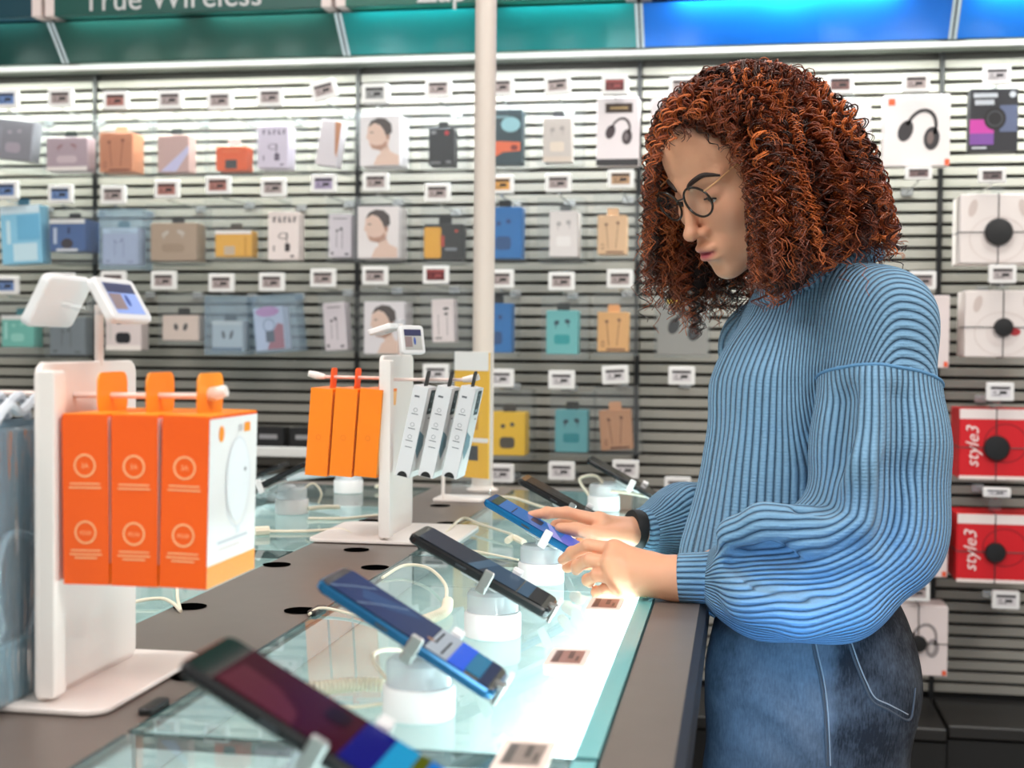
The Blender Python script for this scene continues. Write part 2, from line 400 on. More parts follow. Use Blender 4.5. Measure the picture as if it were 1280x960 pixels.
def art(mb, kind, w, h, dark, light):
    """flat printed picture drawn on the front of a carton; XY drawing"""
    if kind == 'buds':
        mb.use(dark); mb.ell(-.17*w, .22*h, .09*w, .055*h, n=10, rot=.6); mb.ell(.17*w, .25*h, .09*w, .055*h, n=10, rot=-.4)
        mb.rect(-.20*w, .13*h, .025*w, .10*h); mb.rect(.2*w, .16*h, .025*w, .10*h)
        mb.use(light); mb.poly([(x, y-.16*h) for x, y in rrect(.5*w, .22*h, .08*w)])
    elif kind == 'case':
        mb.use(dark); mb.poly([(x, y-.2*h) for x, y in rrect(.42*w, .26*h, .1*w)])
        mb.ell(-.12*w, .18*h, .07*w, .05*h, n=10); mb.ell(.14*w, .22*h, .07*w, .05*h, n=10)
        mb.use(light); mb.rect(-.36*w, .02*h, .08*w, .55*h)
    elif kind == 'wires':
        mb.use(dark)
        mb.ell(-.2*w, .26*h, .06*w, .04*h, n=8); mb.ell(.2*w, .3*h, .06*w, .04*h, n=8)
        for s in (-1, 1): mb.poly([(s*.2*w-.008*w, .26*h), (s*.2*w+.012*w, .26*h), (s*.13*w+.012*w, -.35*h), (s*.13*w-.008*w, -.35*h)])
        mb.ell(-.32*w, -.3*h, .05*w, .08*h, n=10, hole=.7); mb.rect(.1*w, -.44*h, .6*w, .05*h)
    elif kind == 'letters':
        mb.use(dark)
        for i, x in enumerate((-.3, -.12, .04, .2, .36)):
            mb.rect(x*w, .34*h, .05*w, .11*h); mb.rect((x+.03)*w, (.3 if i % 2 else .38)*h, .07*w, .03*h)
        mb.ell(0, 0, .16*w, .07*h, n=12, hole=.8); mb.rect(.12*w, -.05*h, .03*w, .24*h)
        mb.rect(.14*w, -.24*h, .16*w, .16*h); mb.rect(-.3*w, -.26*h, .04*w, .12*h); mb.rect(.3*w, -.42*h, .12*w, .04*h)
        mb.use(light); mb.rect(.14*w, -.24*h, .09*w, .04*h)
    elif kind == 'slim':
        mb.use(dark)
        mb.ell(.05*w, .16*h, .08*w, .04*h, n=8, rot=.9); mb.rect(.1*w, -.08*h, .025*w, .42*h); mb.rect(-.15*w, -.1*h, .025*w, .32*h); mb.ell(-.13*w, .12*h, .07*w, .035*h, n=8, rot=-.8)
        mb.rect(-.34*w, -.4*h, .12*w, .06*h); mb.rect(.3*w, -.42*h, .16*w, .05*h); mb.rect(0, .4*h, .6*w, .02*h)
    elif kind == 'man':
        skin = mat('print_skin', (228, 192, 174), .5); hair = mat('print_hair', (74, 60, 56), .5); shade = mat('print_skin_shade', (188, 142, 122), .5)
        k = lambda P: [((x-.5)*w, (.5-y)*h) for x, y in P]
        mb.use(skin)
        mb.poly(k([(.20, .25), (.24, .16), (.40, .11), (.62, .13), (.74, .25), (.73, .48), (.70, .62), (.52, .70), (.30, .66), (.24, .58), (.22, .50), (.16, .45), (.19, .36)]))
        mb.poly(k([(.50, .68), (.70, .60), (.76, .72), (.97, .80), (.97, .985), (.34, .985), (.44, .80), (.52, .76)]))
        Z = .0003
        mb.use(hair); mb.poly(k([(.20, .24), (.28, .12), (.45, .06), (.64, .08), (.78, .18), (.80, .34), (.72, .40), (.66, .42), (.60, .30), (.50, .20), (.36, .16)]), T(0, 0, Z))
        mb.use(shade); mb.poly(k([(.26, .56), (.40, .60), (.56, .58), (.66, .50), (.68, .60), (.52, .70), (.32, .66)]), T(0, 0, Z))
        mb.ell((.70-.5)*w, (.5-.43)*h, .05*w, .06*h, T(0, 0, Z), 10); mb.use(hair); mb.ell((.30-.5)*w, (.5-.345)*h, .05*w, .012*h, T(0, 0, Z), 8)
    elif kind == 'phones':
        mb.use(dark)
        c, s = math.cos(-.35), math.sin(-.35)
        R = lambda x, y: (.05*w+(x*c-y*s)*w, -.02*h+(x*s+y*c)*w)
        arc = [PI*i/14 for i in range(15)]
        o = [R(-.24*math.cos(a), .34*math.sin(a)+.03) for a in arc]; q = [R(-.19*math.cos(a), .28*math.sin(a)+.03) for a in arc]
        mb.add([(x, y, 0) for x, y in o+q], [(i, i+1, 15+i+1, 15+i) for i in range(14)])
        mb.ell(*R(-.21, -.06), .11*w, .17*w, n=16, rot=-.35); mb.ell(*R(.20, -.04), .12*w, .18*w, n=16, rot=-.1)
        mb.use(light); mb.ell(*R(.18, -.04), .05*w, .10*w, T(0, 0, .0003), 14, rot=-.1)

def product(name, desc, cat, rect, col, kind=None, dark=(50, 46, 48), light=(225, 215, 210), tab=None, case=None, casem=None, tagpos=None, scr=(176, 160, 158),
            top=None, base=None, tilt=0, depth=.05, yf=3.42, extra=None, group='boxed earphones on the slat wall', tagkw={}, hdesc=None):
    x0, y0, x1, y1 = rect
    a = at_y(x0, y0, yf); b = at_y(x1, y1, yf)
    cx, cz = (a.x+b.x)/2, (a.z+b.z)/2; w, h = abs(b.x-a.x), abs(a.z-b.z)
    e = empty(name, (cx, yf, cz), (0, math.radians(tilt), 0), label=desc, cat=cat, group=group)
    ca = MB(); ca.use(cm(col)).rbox(w, h, depth, .003, T(0, depth/2, 0) @ RX(PI/2), 2, .0015)
    o = ca.build('carton', None, e)
    pr = MB(); M = T(0, -.0008, 0) @ FRONT
    sub = MB()
    if kind: art(sub, kind, w, h, cm(dark), cm(light))
    if top: sub.use(cm(top)).rect(0, h*.5-h*.07, w, h*.14)
    if base: sub.use(cm(base)).rect(0, -h*.5+h*.06, w, h*.12)
    if extra: extra(sub, w, h)
    if sub.f:
        pr.mats = sub.mats; pr.v = [tuple(M @ Vector(v)) for v in sub.v]; pr.f = sub.f; pr.m = sub.m
        pr.build('print', None, e)
    ztop = h/2
    rod_z = None
    if tagpos:
        tx, ty = tagpos
        YT = min(3.372, yf-.022); tagkw = dict(tagkw, YT=YT); tc = at_y(tx, ty, YT); kk = 1700/(tc-CAM).dot(_fw); rod_z = tc.z-23/kk/2-.006-cz
    if tab:
        MB().rbox(min(.034, w*.4), .022, .002, .005, T(0, depth*.5, h/2+.009) @ RX(PI/2), 3).build('hang_tab', cm(tab), e)
    if case:
        q0 = at_y(case[0], case[1], yf-.006); q1 = at_y(case[2], case[3], yf-.006)
        X0, X1, Z0, Z1 = q0.x-cx, q1.x-cx, q1.z-cz, q0.z-cz
        if rod_z is not None and rod_z-.09 < Z1: Z1 = rod_z-.003
        MB().rbox(X1-X0, Z1-Z0, depth+.016, .005, T((X0+X1)/2, depth/2, (Z0+Z1)/2) @ RX(PI/2), 2).build('clear_case', casem or clear_case, e)
    if rod_z is not None and not case and rod_z > ztop-.002:
        MB().rbox(.03, rod_z+.012-ztop+.012, .0012, .004, T(0, depth*.55, (ztop-.012+rod_z+.012)/2) @ RX(PI/2), 3).build('hanger_strip', clear_case, e)
    if tagpos:
        hook(*tagpos, scr, hdesc or ('price hook over '+desc), **tagkw)
    return e

P = product
RS, BS, DR, TN, OR = (176, 120, 112), (112, 140, 190), (92, 26, 28), (188, 150, 116), (220, 160, 84)
GR = (176, 160, 158)
# --- top row
P('earbud_box', 'tilted grey earbud box at far left, top row', 'box', (-6, 150, 40, 199), (138, 134, 142), 'case', (176, 160, 172), (150, 146, 156), tilt=6, case=(-10, 120, 46, 214), tagpos=(8, 123), scr=BS)
P('earbud_box', 'mauve earbud box with white foot, second in top row', 'box', (58, 172, 109, 213), (176, 152, 160), 'buds', (156, 118, 122), (204, 180, 186), tab=(30, 44, 40), base=(240, 226, 220), case=(54, 130, 112, 218), tagpos=(76, 122))
P('earbud_box', 'copper coloured earphone box, third in top row', 'box', (124, 166, 166, 215), (196, 126, 92), 'wires', (130, 66, 44), tab=(206, 150, 116), depth=.07, case=(122, 132, 178, 218), tagpos=(145, 125), scr=RS)
def diag(s, w, h): s.use(cm((196, 190, 222))).poly([(-.4*w, -.48*h), (.1*w, -.48*h), (.5*w, .02*h), (.5*w, .22*h)])
P('earbud_box', 'dusty pink box with a lilac diagonal band, top row', 'box', (197, 169, 236, 215), (196, 160, 154), None, tab=(52, 60, 60), extra=diag, case=(190, 132, 250, 219), tagpos=(213, 124))
def blk(s, w, h): s.use(cm((64, 62, 62))).rect(0, -.24*h, .38*w, .36*h); s.use(cm((226, 120, 70))).rect(-.02*w, .3*h, .6*w, .04*h)
P('earbud_box', 'small vivid orange box with a dark grey square, top row', 'box', (270, 183, 308, 213), (222, 92, 46), None, tab=(226, 226, 226), extra=blk, case=(256, 132, 318, 219), tagpos=(275, 125), scr=GR)
P('cable_box', 'pale lilac lettered box right of the small orange one', 'box', (322, 157, 360, 210), (214, 200, 216), 'letters', (110, 96, 118), (180, 165, 180), depth=.06, case=(318, 132, 374, 216), tagpos=(338, 121))
def side(s, w, h): s.use(cm((190, 128, 92))).poly([(.15*w, .48*h), (.48*w, .48*h), (.48*w, -.3*h), (.36*w, -.2*h)])
P('cable_box', 'tilted white box with a brown stripe beside the upright, top row', 'box', (398, 150, 424, 207), (222, 210, 214), None, extra=side, tilt=9, case=(392, 132, 440, 213), tagpos=(405, 112), tagkw=dict(rotdeg=-14))
P('headset_box', 'white box with a portrait of a dark-haired man, top row', 'box', (450, 144, 500, 207), (236, 226, 226), 'man', case=(446, 128, 503, 212), tagpos=(470, 117), scr=(150, 150, 150), tagkw=dict(thick=True, hpx=24), yf=3.40, depth=.09)
def red(s, w, h):
    s.use(cm((190, 40, 50))).ell(.22*w, .36*h, .09*w, .06*h, n=10); s.use(cm((120, 120, 122))).rect(-.3*w, .38*h, .2*w, .1*h); s.rect(-.22*w, -.42*h, .4*w, .06*h); s.rect(.3*w, -.4*h, .2*w, .07*h)
P('earbud_box', 'black box with a small red dot in a wide clear case', 'box', (536, 160, 567, 207), (34, 34, 38), None, tab=(24, 26, 28), extra=red, case=(526, 131, 582, 213), tagpos=(548, 110))
def teal(s, w, h):
    s.use(cm((150, 196, 204))).ell(.2*w, .22*h, .26*w, .14*h, n=14); s.use(cm((232, 104, 60))).poly([(-.5*w, -.1*h), (-.1*w, -.08*h), (.46*w, -.1*h), (.46*w, -.26*h), (0, -.28*h), (-.2*w, -.36*h), (-.5*w, -.34*h)])
    s.use(cm((120, 150, 156))).rect(-.1*w, .36*h, .5*w, .05*h); s.use(cm((130, 40, 30))).ell(.3*w, -.2*h, .1*w, .05*h, T(0, 0, .0003), 10)
P('headset_box', 'dark teal and orange box half hidden by the white column', 'box', (606, 137, 652, 205), (40, 62, 70), None, extra=teal, case=(604, 128, 657, 212), tagpos=(626, 108))
P('earbud_box', 'beige earbud box in a tall clear case, top row', 'box', (679, 147, 714, 202), (214, 200, 192), 'buds', (178, 164, 158), (238, 218, 200), tab=(50, 52, 56), base=(226, 206, 190), case=(671, 122, 728, 206), tagpos=(697, 106), tagkw=dict(rotdeg=-4))
def lab(s, w, h): s.use(cm((62, 46, 40))).rect(.03*w, .34*h, .64*w, .14*h); s.use(cm((190, 160, 110))).rect(.03*w, .34*h, .42*w, .03*h, T(0, 0, .0003)); s.use(cm((54, 52, 54))).rect(0, -.46*h, w, .1*h, T(0, 0, .0003))
P('headphone_box', 'white headphone box with a brown name bar, left of her hair', 'box', (746, 122, 798, 206), (232, 222, 224), 'phones', (70, 58, 62), (120, 110, 112), extra=lab, yf=3.39, tagpos=(769, 107), scr=DR, tagkw=dict(thick=True))
P('headphone_box', 'white box with brown bar half behind her curls, top row', 'box', (814, 124, 866, 206), (226, 218, 220), 'phones', (70, 58, 62), (120, 110, 112), extra=lab, yf=3.39, tagpos=(853, 107))
P('headphone_box', 'white box just behind the back of her hair, top row', 'box', (1036, 124, 1088, 208), (230, 224, 224), 'phones', (160, 150, 152), (200, 196, 198), yf=3.39, tagpos=(1050, 105), scr=(120, 84, 80))
def oc(s, w, h): s.use(cm((236, 96, 52))).rect(-.38*w, .40*h, .10*w, .09*h); s.rect(.46*w, -.45*h, .07*w, .09*h)
P('headphone_box', 'white box showing a tilted black headset, upper right', 'box', (1105, 119, 1187, 207), (234, 226, 224), 'phones', (48, 44, 46), (116, 100, 96), extra=oc, yf=3.38, tagpos=(1145, 103), tagkw=dict(thick=False))
def dial(s, w, h):
    s.use(cm((196, 60, 160))).rect(-.25*w, -.1*h, .5*w, .22*h); s.use(cm((120, 70, 150))).rect(-.25*w, -.3*h, .5*w, .18*h); s.use(cm((90, 100, 130))).rect(.3*w, .02*h, .36*w, .42*h)
    s.use(cm((14, 14, 16))).ell(.02*w, .02*h, .23*w, .18*h, T(0, 0, .0004), 20); s.use(cm((60, 60, 66))).ell(.02*w, .02*h, .17*w, .13*h, T(0, 0, .0006), 20, hole=.8)
    s.use(cm((200, 204, 210))).rect(-.18*w, .39*h, .5*w, .07*h); s.rect(-.2*w, .28*h, .4*w, .08*h); s.ell(.38*w, .4*h, .07*w, .05*h, n=10); s.rect(-.3*w, -.44*h, .3*w, .03*h)
P('headphone_box', 'black and magenta box with a round dial, top right corner', 'box', (1213, 111, 1272, 189), (34, 34, 40), None, extra=dial, yf=3.40, tagpos=(1246, 93), scr=(190, 184, 186))
# --- second row
def lb(s, w, h): s.use(cm((110, 178, 214))).rect(.2*w, .12*h, .56*w, .42*h); s.use(cm((200, 228, 240))).rect(.1*w, -.3*h, .6*w, .3*h); s.rect(-.3*w, .05*h, .1*w, .4*h)
P('earbud_box', 'tall sky blue box at far left, second row', 'box', (1, 257, 51, 330), (140, 200, 228), None, top=(206, 226, 238), tab=(70, 110, 130), extra=lb, tilt=-3, tagpos=(8, 237), scr=BS)
def nv(s, w, h): s.use(cm((50, 40, 50))).ell(0, -.26*h, .17*w, .16*h, n=14); s.use(cm((190, 200, 220))).rect(-.34*w, -.02*h, .1*w, .5*h); s.use(cm((30, 44, 84))).rect(.05*w, .15*h, .06*w, .2*h); s.use(cm((226, 226, 232))).rect(0, -.46*h, .6*w, .08*h)
P('earbud_box', 'navy blue box with a white top, second row', 'box', (62, 274, 106, 314), (70, 100, 152), None, top=(234, 230, 228), tab=(60, 58, 60), extra=nv, depth=.09, case=(58, 254, 120, 330), tagpos=(76, 242), scr=BS)
P('earbud_box', 'lilac box in a milky blue clear case, second row', 'box', (128, 285, 172, 331), (206, 196, 212), 'slim', (170, 160, 180), (190, 186, 204), top=(236, 236, 242), tab=(90, 130, 140), case=(124, 254, 178, 337), casem=blue_case, tagpos=(142, 243))
P('earbud_box', 'wide tan earbud box with a black tab, second row', 'box', (188, 279, 245, 326), (176, 150, 128), 'buds', (200, 186, 176), (160, 134, 112), tab=(30, 28, 28), depth=.07, case=(182, 252, 250, 330), tagpos=(209, 236), scr=RS)
def yb(s, w, h): s.use(cm((200, 176, 150))).rect(-.1*w, -.26*h, .3*w, .34*h); s.use(cm((208, 148, 40))).rect(.34*w, -.1*h, .05*w, .7*h)
P('earbud_box', 'small amber box with a white top low in its case', 'box', (269, 288, 314, 321), (232, 170, 62), None, top=(242, 232, 226), tab=(70, 64, 60), extra=yb, case=(255, 248, 318, 326), tagpos=(273, 231), scr=RS)
P('cable_box', 'white box with big dark lettering, second row', 'box', (335, 265, 373, 325), (230, 216, 212), 'letters', (70, 60, 64), (190, 180, 180), tagpos=(342, 234))
P('cable_box', 'slim whitish box left of the upright, second row', 'box', (411, 268, 439, 322), (218, 206, 212), 'slim', (96, 86, 92), (190, 180, 184), case=(408, 250, 446, 328), tagpos=(405, 229), scr=(170, 156, 186))
P('headset_box', 'white box with a portrait of a dark-haired man, middle row', 'box', (447, 258, 498, 323), (238, 226, 224), 'man', case=(443, 244, 502, 328), tagpos=(470, 227), yf=3.40, depth=.09)
def yk(s, w, h):
    s.use(cm((222, 158, 40))).poly([(x-.27*w, y-.02*h) for x, y in rrect(.44*w, .86*h, .06*w)]); s.use(cm((120, 124, 130))).rect(.2*w, -.2*h, .3*w, .08*h); s.use(cm((180, 60, 40))).ell(.34*w, .3*h, .05*w, .04*h, n=8); s.rect(-.02*w, .02*h, .1*w, .3*h)
P('earbud_box', 'yellow and black earbud pack in a wide clear case', 'box', (530, 280, 578, 325), (36, 34, 34), None, tab=(22, 22, 22), extra=yk, case=(526, 252, 582, 330), tagpos=(547, 240))
P('earbud_box', 'deep blue box with black tab by the column, second row', 'box', (606, 259, 652, 323), (0, 104, 172), 'case', (0, 66, 120), (10, 96, 150), tab=(20, 24, 28), case=(602, 246, 657, 328), tagpos=(626, 230), scr=OR)
P('earbud_box', 'white earbud box with two grey buds, second row', 'box', (687, 264, 722, 321), (228, 216, 212), 'buds', (176, 166, 164), (240, 230, 226), tab=(70, 74, 76), depth=.07, case=(672, 246, 730, 328), tagpos=(698, 228))
P('earphone_box', 'peach earphone box with rounded tab, second row', 'box', (747, 269, 783, 318), (226, 182, 140), 'wires', (140, 100, 76), tab=(226, 186, 146), case=(742, 250, 798, 326), tagpos=(776, 223), scr=TN)
# --- third row
P('earbud_box', 'mint green box with white top at far left, third row', 'box', (2, 394, 42, 434), (112, 190, 176), 'case', (150, 214, 200), (170, 224, 214), top=(240, 238, 234), tab=(60, 120, 130), case=(-4, 366, 48, 448), tagpos=(8, 356), scr=BS)
P('earbud_box', 'grey box in a smoky case behind the left stand tags', 'box', (62, 396, 106, 444), (120, 128, 134), 'slim', (90, 96, 100), case=(56, 372, 112, 448), tagpos=(78, 352), scr=BS)
P('earbud_box', 'white box with a black earbud case, behind the lit stand tag', 'box', (132, 386, 176, 438), (222, 208, 206), 'case', (34, 34, 40), (210, 200, 196), base=(240, 230, 224), tagpos=(142, 350))
def bb(s, w, h): s.use(cm((80, 74, 74))).ell(-.12*w, .04*h, .06*w, .14*h, n=10, rot=.2); s.ell(.14*w, .04*h, .06*w, .16*h, n=10, rot=-.3)
P('earbud_box', 'wide beige box with two dark earbuds, third row', 'box', (203, 394, 248, 426), (222, 200, 188), None, tab=(26, 26, 26), extra=bb, case=(198, 370, 252, 432), tagpos=(205, 350))
P('earbud_box', 'grey-white box with two dark earbuds in a blue case', 'box', (265, 401, 303, 439), (210, 206, 204), None, tab=(44, 64, 74), top=(236, 226, 216), extra=bb, base=(90, 110, 130), case=(256, 368, 308, 444), casem=blue_case, tagpos=(277, 353))
def pk(s, w, h):
    s.use(cm((232, 150, 200))).ell(-.02*w, .4*h, .4*w, .12*h, n=14); s.use(cm((190, 70, 84))).poly([(-.1*w, -.48*h), (.48*w, -.48*h), (.48*w, .08*h), (.3*w, .12*h), (.1*w, -.1*h)]); s.use(cm((36, 44, 68))).rect(.02*w, -.18*h, .28*w, .26*h, T(0, 0, .0003)); s.use(cm((120, 130, 160))).ell(0, .08*h, .2*w, .16*h, n=12, hole=.86)
P('earphone_box', 'slanted pink and red picture box in a blue case', 'box', (318, 384, 355, 438), (226, 218, 232), None, extra=pk, tilt=-5, case=(318, 368, 372, 442), casem=blue_case, tagpos=(340, 352))
P('cable_box', 'slim white tilted box left of the upright, third row', 'box', (405, 378, 432, 438), (222, 208, 212), 'slim', (110, 98, 104), (190, 180, 184), tilt=-4, case=(400, 362, 442, 442), tagpos=(404, 347))
P('headset_box', 'white box with a portrait of a dark-haired man, bottom one', 'box', (455, 377, 505, 443), (230, 220, 222), 'man', case=(450, 358, 508, 446), tagpos=(469, 344), yf=3.40, depth=.09)
def sm(s, w, h): s.use(ink); s.rect(.16*w, .28*h, .24*w, .05*h); s.rect(.16*w, .16*h, .16*w, .05*h); s.rect(-.2*w, -.1*h, .02*w, .5*h); s.rect(.2*w, -.12*h, .02*w, .44*h); s.rect(-.2*w, -.4*h, .3*w, .03*h)
P('earphone_box', 'slim white earphone pack in a wide case left of the column', 'box', (540, 374, 567, 428), (232, 216, 214), None, extra=sm, tilt=-2, case=(526, 360, 585, 442), tagpos=(545, 343), scr=DR)
P('earbud_box', 'deep blue box with black tab by the column, third row', 'box', (600, 379, 639, 441), (0, 104, 172), 'case', (0, 66, 120), (10, 96, 150), tab=(20, 24, 28), case=(596, 362, 645, 446), tagpos=(626, 348))
P('earbud_box', 'turquoise box with black tab right of the column, third row', 'box', (683, 388, 722, 443), (104, 180, 180), 'buds', (30, 72, 84), (16, 150, 152), tab=(24, 26, 28), case=(677, 361, 735, 450), tagpos=(702, 351))
P('earphone_box', 'amber orange earphone box with rounded tab, third row', 'box', (747, 390, 785, 440), (226, 168, 104), 'wires', (120, 74, 48), tab=(220, 160, 104), case=(742, 362, 796, 446), tagpos=(775, 348))
def hp(s, w, h): s.use(cm((232, 190, 40))).rect(-.16*w, .43*h, .3*w, .12*h)
P('headphone_box', 'clear pack of black headphones with a yellow label below her curls', 'box', (822, 370, 884, 444), (150, 146, 140), 'phones', (30, 28, 30), (60, 58, 60), extra=hp, case=(818, 362, 888, 448), tagpos=(846, 347))
# --- fourth row and the empty prongs
P('earbud_box', 'bright yellow box with dark buds, low right of the column', 'box', (612, 515, 656, 570), (238, 186, 22), 'case', (70, 58, 40), (238, 186, 22), tab=(46, 40, 36), depth=.07, tagpos=(626, 472), scr=(214, 208, 210), case=(606, 488, 664, 576))
P('earbud_box', 'dull turquoise box with black tab, fourth row', 'box', (694, 512, 734, 566), (88, 158, 164), 'buds', (28, 66, 78), (8, 128, 136), tab=(24, 26, 28), tagpos=(702, 474), scr=(214, 208, 210), case=(688, 486, 742, 572))
P('earphone_box', 'brown tilted earphone box above the thin black phone', 'box', (750, 512, 789, 563), (186, 134, 98), 'wires', (110, 66, 46), tab=(196, 146, 110), tilt=-4, tagpos=(769, 468), scr=(214, 208, 210), case=(744, 484, 800, 570), tagkw=dict(rotdeg=-3))
for (x, y, what, kw) in [(852, 469, 'empty hook with white price tag left of her chest', {}), (626, 591, 'white price tag low beside the foot of the column', {}), (702, 588, 'white price tag low below the turquoise box', {}),
                         (782, 586, 'white price tag behind the far thin black phone', {}), (847, 607, 'white price tag just above her far sleeve', {}), (1148, 216, 'bare hook with dark price tag below the tilted headset box', dict(hpx=16)),
                         (1257, 749, 'white price tag below the lower red box', {}), (545, 466, 'pinkish price tag behind the three white boxes', {})]:
    hook(x, y, (214, 208, 210) if y > 300 else (128, 104, 104), what, **kw)

# --- big boxes at the right
wire = mat('security_wire', (60, 58, 58), .4)
def wrap(e, w, h, depth, r, dx=0., dz=0.):
    """black security disc with wires round the carton"""
    d = MB().lathe([(r*.2, 0), (r*.92, 0), (r, .003), (r, .010), (r*.9, .014), (r*.3, .015), (.0005, .015)], 24, T(dx, -.001, dz) @ RX(PI/2)).build('security_disc', black_pl, e, True)
    g = MB()
    for P0 in ([(dx, -.002, dz), (dx, -.002, h/2+.001), (dx, depth*.6, h/2+.002)], [(dx, -.002, dz), (dx, -.002, -h/2-.001), (dx, depth*.6, -h/2-.002)], [(dx, -.002, dz), (-w/2-.001, -.002, dz), (-w/2-.002, depth*.6, dz)], [(dx, -.002, dz), (w/2+.001, -.002, dz), (w/2+.002, depth*.6, dz)]):
        g.tube(P0, .0012, 5)
    g.build('security_wire', wire, e)
def dome(s, w, h):
    s.use(cm((214, 200, 194))).ell(-.05*w, -.15*h, .34*w, .33*h, n=28, hole=.97); s.use(cm((206, 190, 184)))
    for q in (-1, 1): s.ell(-.05*w+q*.3*w, .3*h, .05*w, .13*h, n=14, rot=q*.25)
    s.use(cm((226, 214, 210))).ell(-.05*w, -.15*h, .2*w, .2*h, n=24)
gb = 'boxed headphones on the right of the slat wall'
for rect, ds, tp, tk in [((1201, 243, 1304, 329), 'white boxed headphones with black disc, upper at right edge', (1240, 219), dict(hpx=18)), ((1207, 363, 1310, 447), 'white boxed headphones with black disc, lower at right edge', (1253, 342), {})]:
    def dm(s, w, h):
        dome(s, w, h)
        if tp[1] > 300: s.use(cm((176, 40, 48))).ell(.1*w, -.12*h, .07*w, .06*h, T(0, 0, .0003), 12)
    e = P('headphone_box', ds, 'box', rect, (232, 222, 218), None, extra=dm, depth=.12, yf=3.36, tagpos=tp, scr=(190, 180, 180) if tp[1] > 300 else (120, 104, 104), tagkw=tk, group=gb)
    a = at_y(rect[0], rect[1], 3.36); b = at_y(rect[2], rect[3], 3.36)
    wrap(e, b.x-a.x, a.z-b.z, .12, .032 if tp[1] < 300 else .022, -.008, -.008)
for rect, ds, tp, tk in [((1200, 511, 1304, 601), 'red headphone box with white handwriting, upper of the two', (1250, 489), {}), ((1197, 642, 1304, 731), 'red headphone box with white handwriting, lower of the two', (1246, 615), dict(hpx=12))]:
    e = P('headphone_box', ds, 'box', rect, (214, 10, 26), None, top=(240, 226, 222), extra=lambda s, w, h: (s.use(cm((244, 226, 220))).rect(0, -.475*h, w, .05*h), s.use(cm((150, 8, 20))).ell(.05*w, .02*h, .26*w, .28*h, n=24, hole=.95), s.use(cm((70, 12, 18))).rect(.42*w, -.38*h, .16*w, .12*h)), depth=.14, yf=3.36, tagpos=tp, scr=(220, 216, 220), tagkw=tk, group=gb)
    a = at_y(rect[0], rect[1], 3.36); b = at_y(rect[2], rect[3], 3.36); w, h = b.x-a.x, a.z-b.z
    wrap(e, w, h, .14, .030 if tp[1] < 560 else .024, -.012, -.008)
    text_obj('lettering', 'style3', .042, mat('letter_cream', (250, 226, 222), .5), e, T(-w*.42+.028, -.002, -.006) @ RY(PI/2*-1) @ FRONT, .0004, shear=.25)
for rect, ds, tp, kd in [((1122, 369, 1186, 460), 'white box with an orange corner behind her shoulder', (1153, 350), None), ((1118, 632, 1184, 722), 'white box with an orange corner behind her elbow', None, None), ((1116, 756, 1184, 846), 'white headphone box with a black disc behind her jeans', (1145, 739), 'phones')]:
    e = P('headphone_box', ds, 'box', rect, (228, 214, 212), kd, (150, 140, 140), (206, 196, 194), extra=lambda s, w, h: (s.use(cm((232, 92, 54))).rect(.44*w, -.45*h, .08*w, .07*h), s.use(cm((226, 190, 190))).rect(-.02*w, .05*h, .5*w, .6*h) if not kd else None), yf=3.38, tagpos=tp, depth=.1, group=gb)
    if kd: 
        a = at_y(rect[0], rect[1], 3.38); b = at_y(rect[2], rect[3], 3.38)
        wrap(e, b.x-a.x, a.z-b.z, .1, .020, -.004, -.006)
# ================================================================== the display counter
XL0, XL1, XS0, XS1, XR1, XEDGE = -1.03, -.672, -.655, -.474, -.101, -.045
YP = [(.06, 1.000), (1.009, 1.930), (1.939, 2.86)]
lam = mat('counter_laminate', (104, 94, 88), .40, noise=.10, nscale=26)
lam_dark = mat('counter_edge', (34, 32, 33), .5)
glass_top = clear_mat('counter_glass', (236, 245, 244), .08, .02, 1.5, (180, 202, 202))
glass_edge = mat('glass_edge_teal', (104, 176, 180), .12, emit=.03)
tray_m = mat('light_tray', (222, 232, 232), .6)
led_w = mat('tray_lamp_strip', (236, 250, 255), .5, emit=5)
ctr = empty('display_counter', (-.568, 1.45, 0), label='long phone display counter with brown laminate rails and lit glass panels', cat='counter')
def loc(mb_obj): mb_obj.matrix_parent_inverse = ctr.matrix_world.inverted(); return mb_obj
O = T(.568, -1.45, 0)                         # world -> counter
def slab(name, x0, x1, y0, y1, z0, z1, m, parent=None):
    return MB().box(((x0+x1)/2, (y0+y1)/2, (z0+z1)/2), (x1-x0, y1-y0, z1-z0), O).build(name, m, parent or ctr)
slab('counter_spine', XS0+.001, XS1-.001, .04, 2.93, .895, TZ-.001, lam)
slab('counter_rail', XR1+.002, XEDGE, .04, 2.93, .895, TZ, lam)
slab('counter_rail', -1.085, XL0-.002, .04, 2.93, .895, TZ, lam)
slab('counter_end', XL0, XS0, 2.866, 2.93, .895, TZ-.0005, lam); slab('counter_end', XS1, XR1, 2.866, 2.93, .895, TZ-.0005, lam)
for s, x in ((1, XEDGE), (-1, -1.085)):      # bevelled dark outer edge
    mb = MB().add([(x, .04, TZ), (x+s*.008, .04, TZ-.006), (x+s*.008, .04, .878), (x, .04, .878), (x, 2.93, TZ), (x+s*.008, 2.93, TZ-.006), (x+s*.008, 2.93, .878), (x, 2.93, .878)],
                  [(0, 1, 5, 4), (1, 2, 6, 5), (2, 3, 7, 6), (3, 0, 4, 7), (0, 3, 2, 1), (4, 5, 6, 7)], O)
    mb.build('edge_moulding', lam_dark, ctr)
slab('counter_body', -.98, -.15, .12, 2.86, .06, .878, mat('counter_body_dark', (40, 40, 42), .5))
slab('kick_board', -.93, -.20, .16, 2.82, .0, .06, mat('plinth_black'))
slab('side_shelf', -.149, -.085, .30, 2.7, .50, .515, mat('white_metal'))
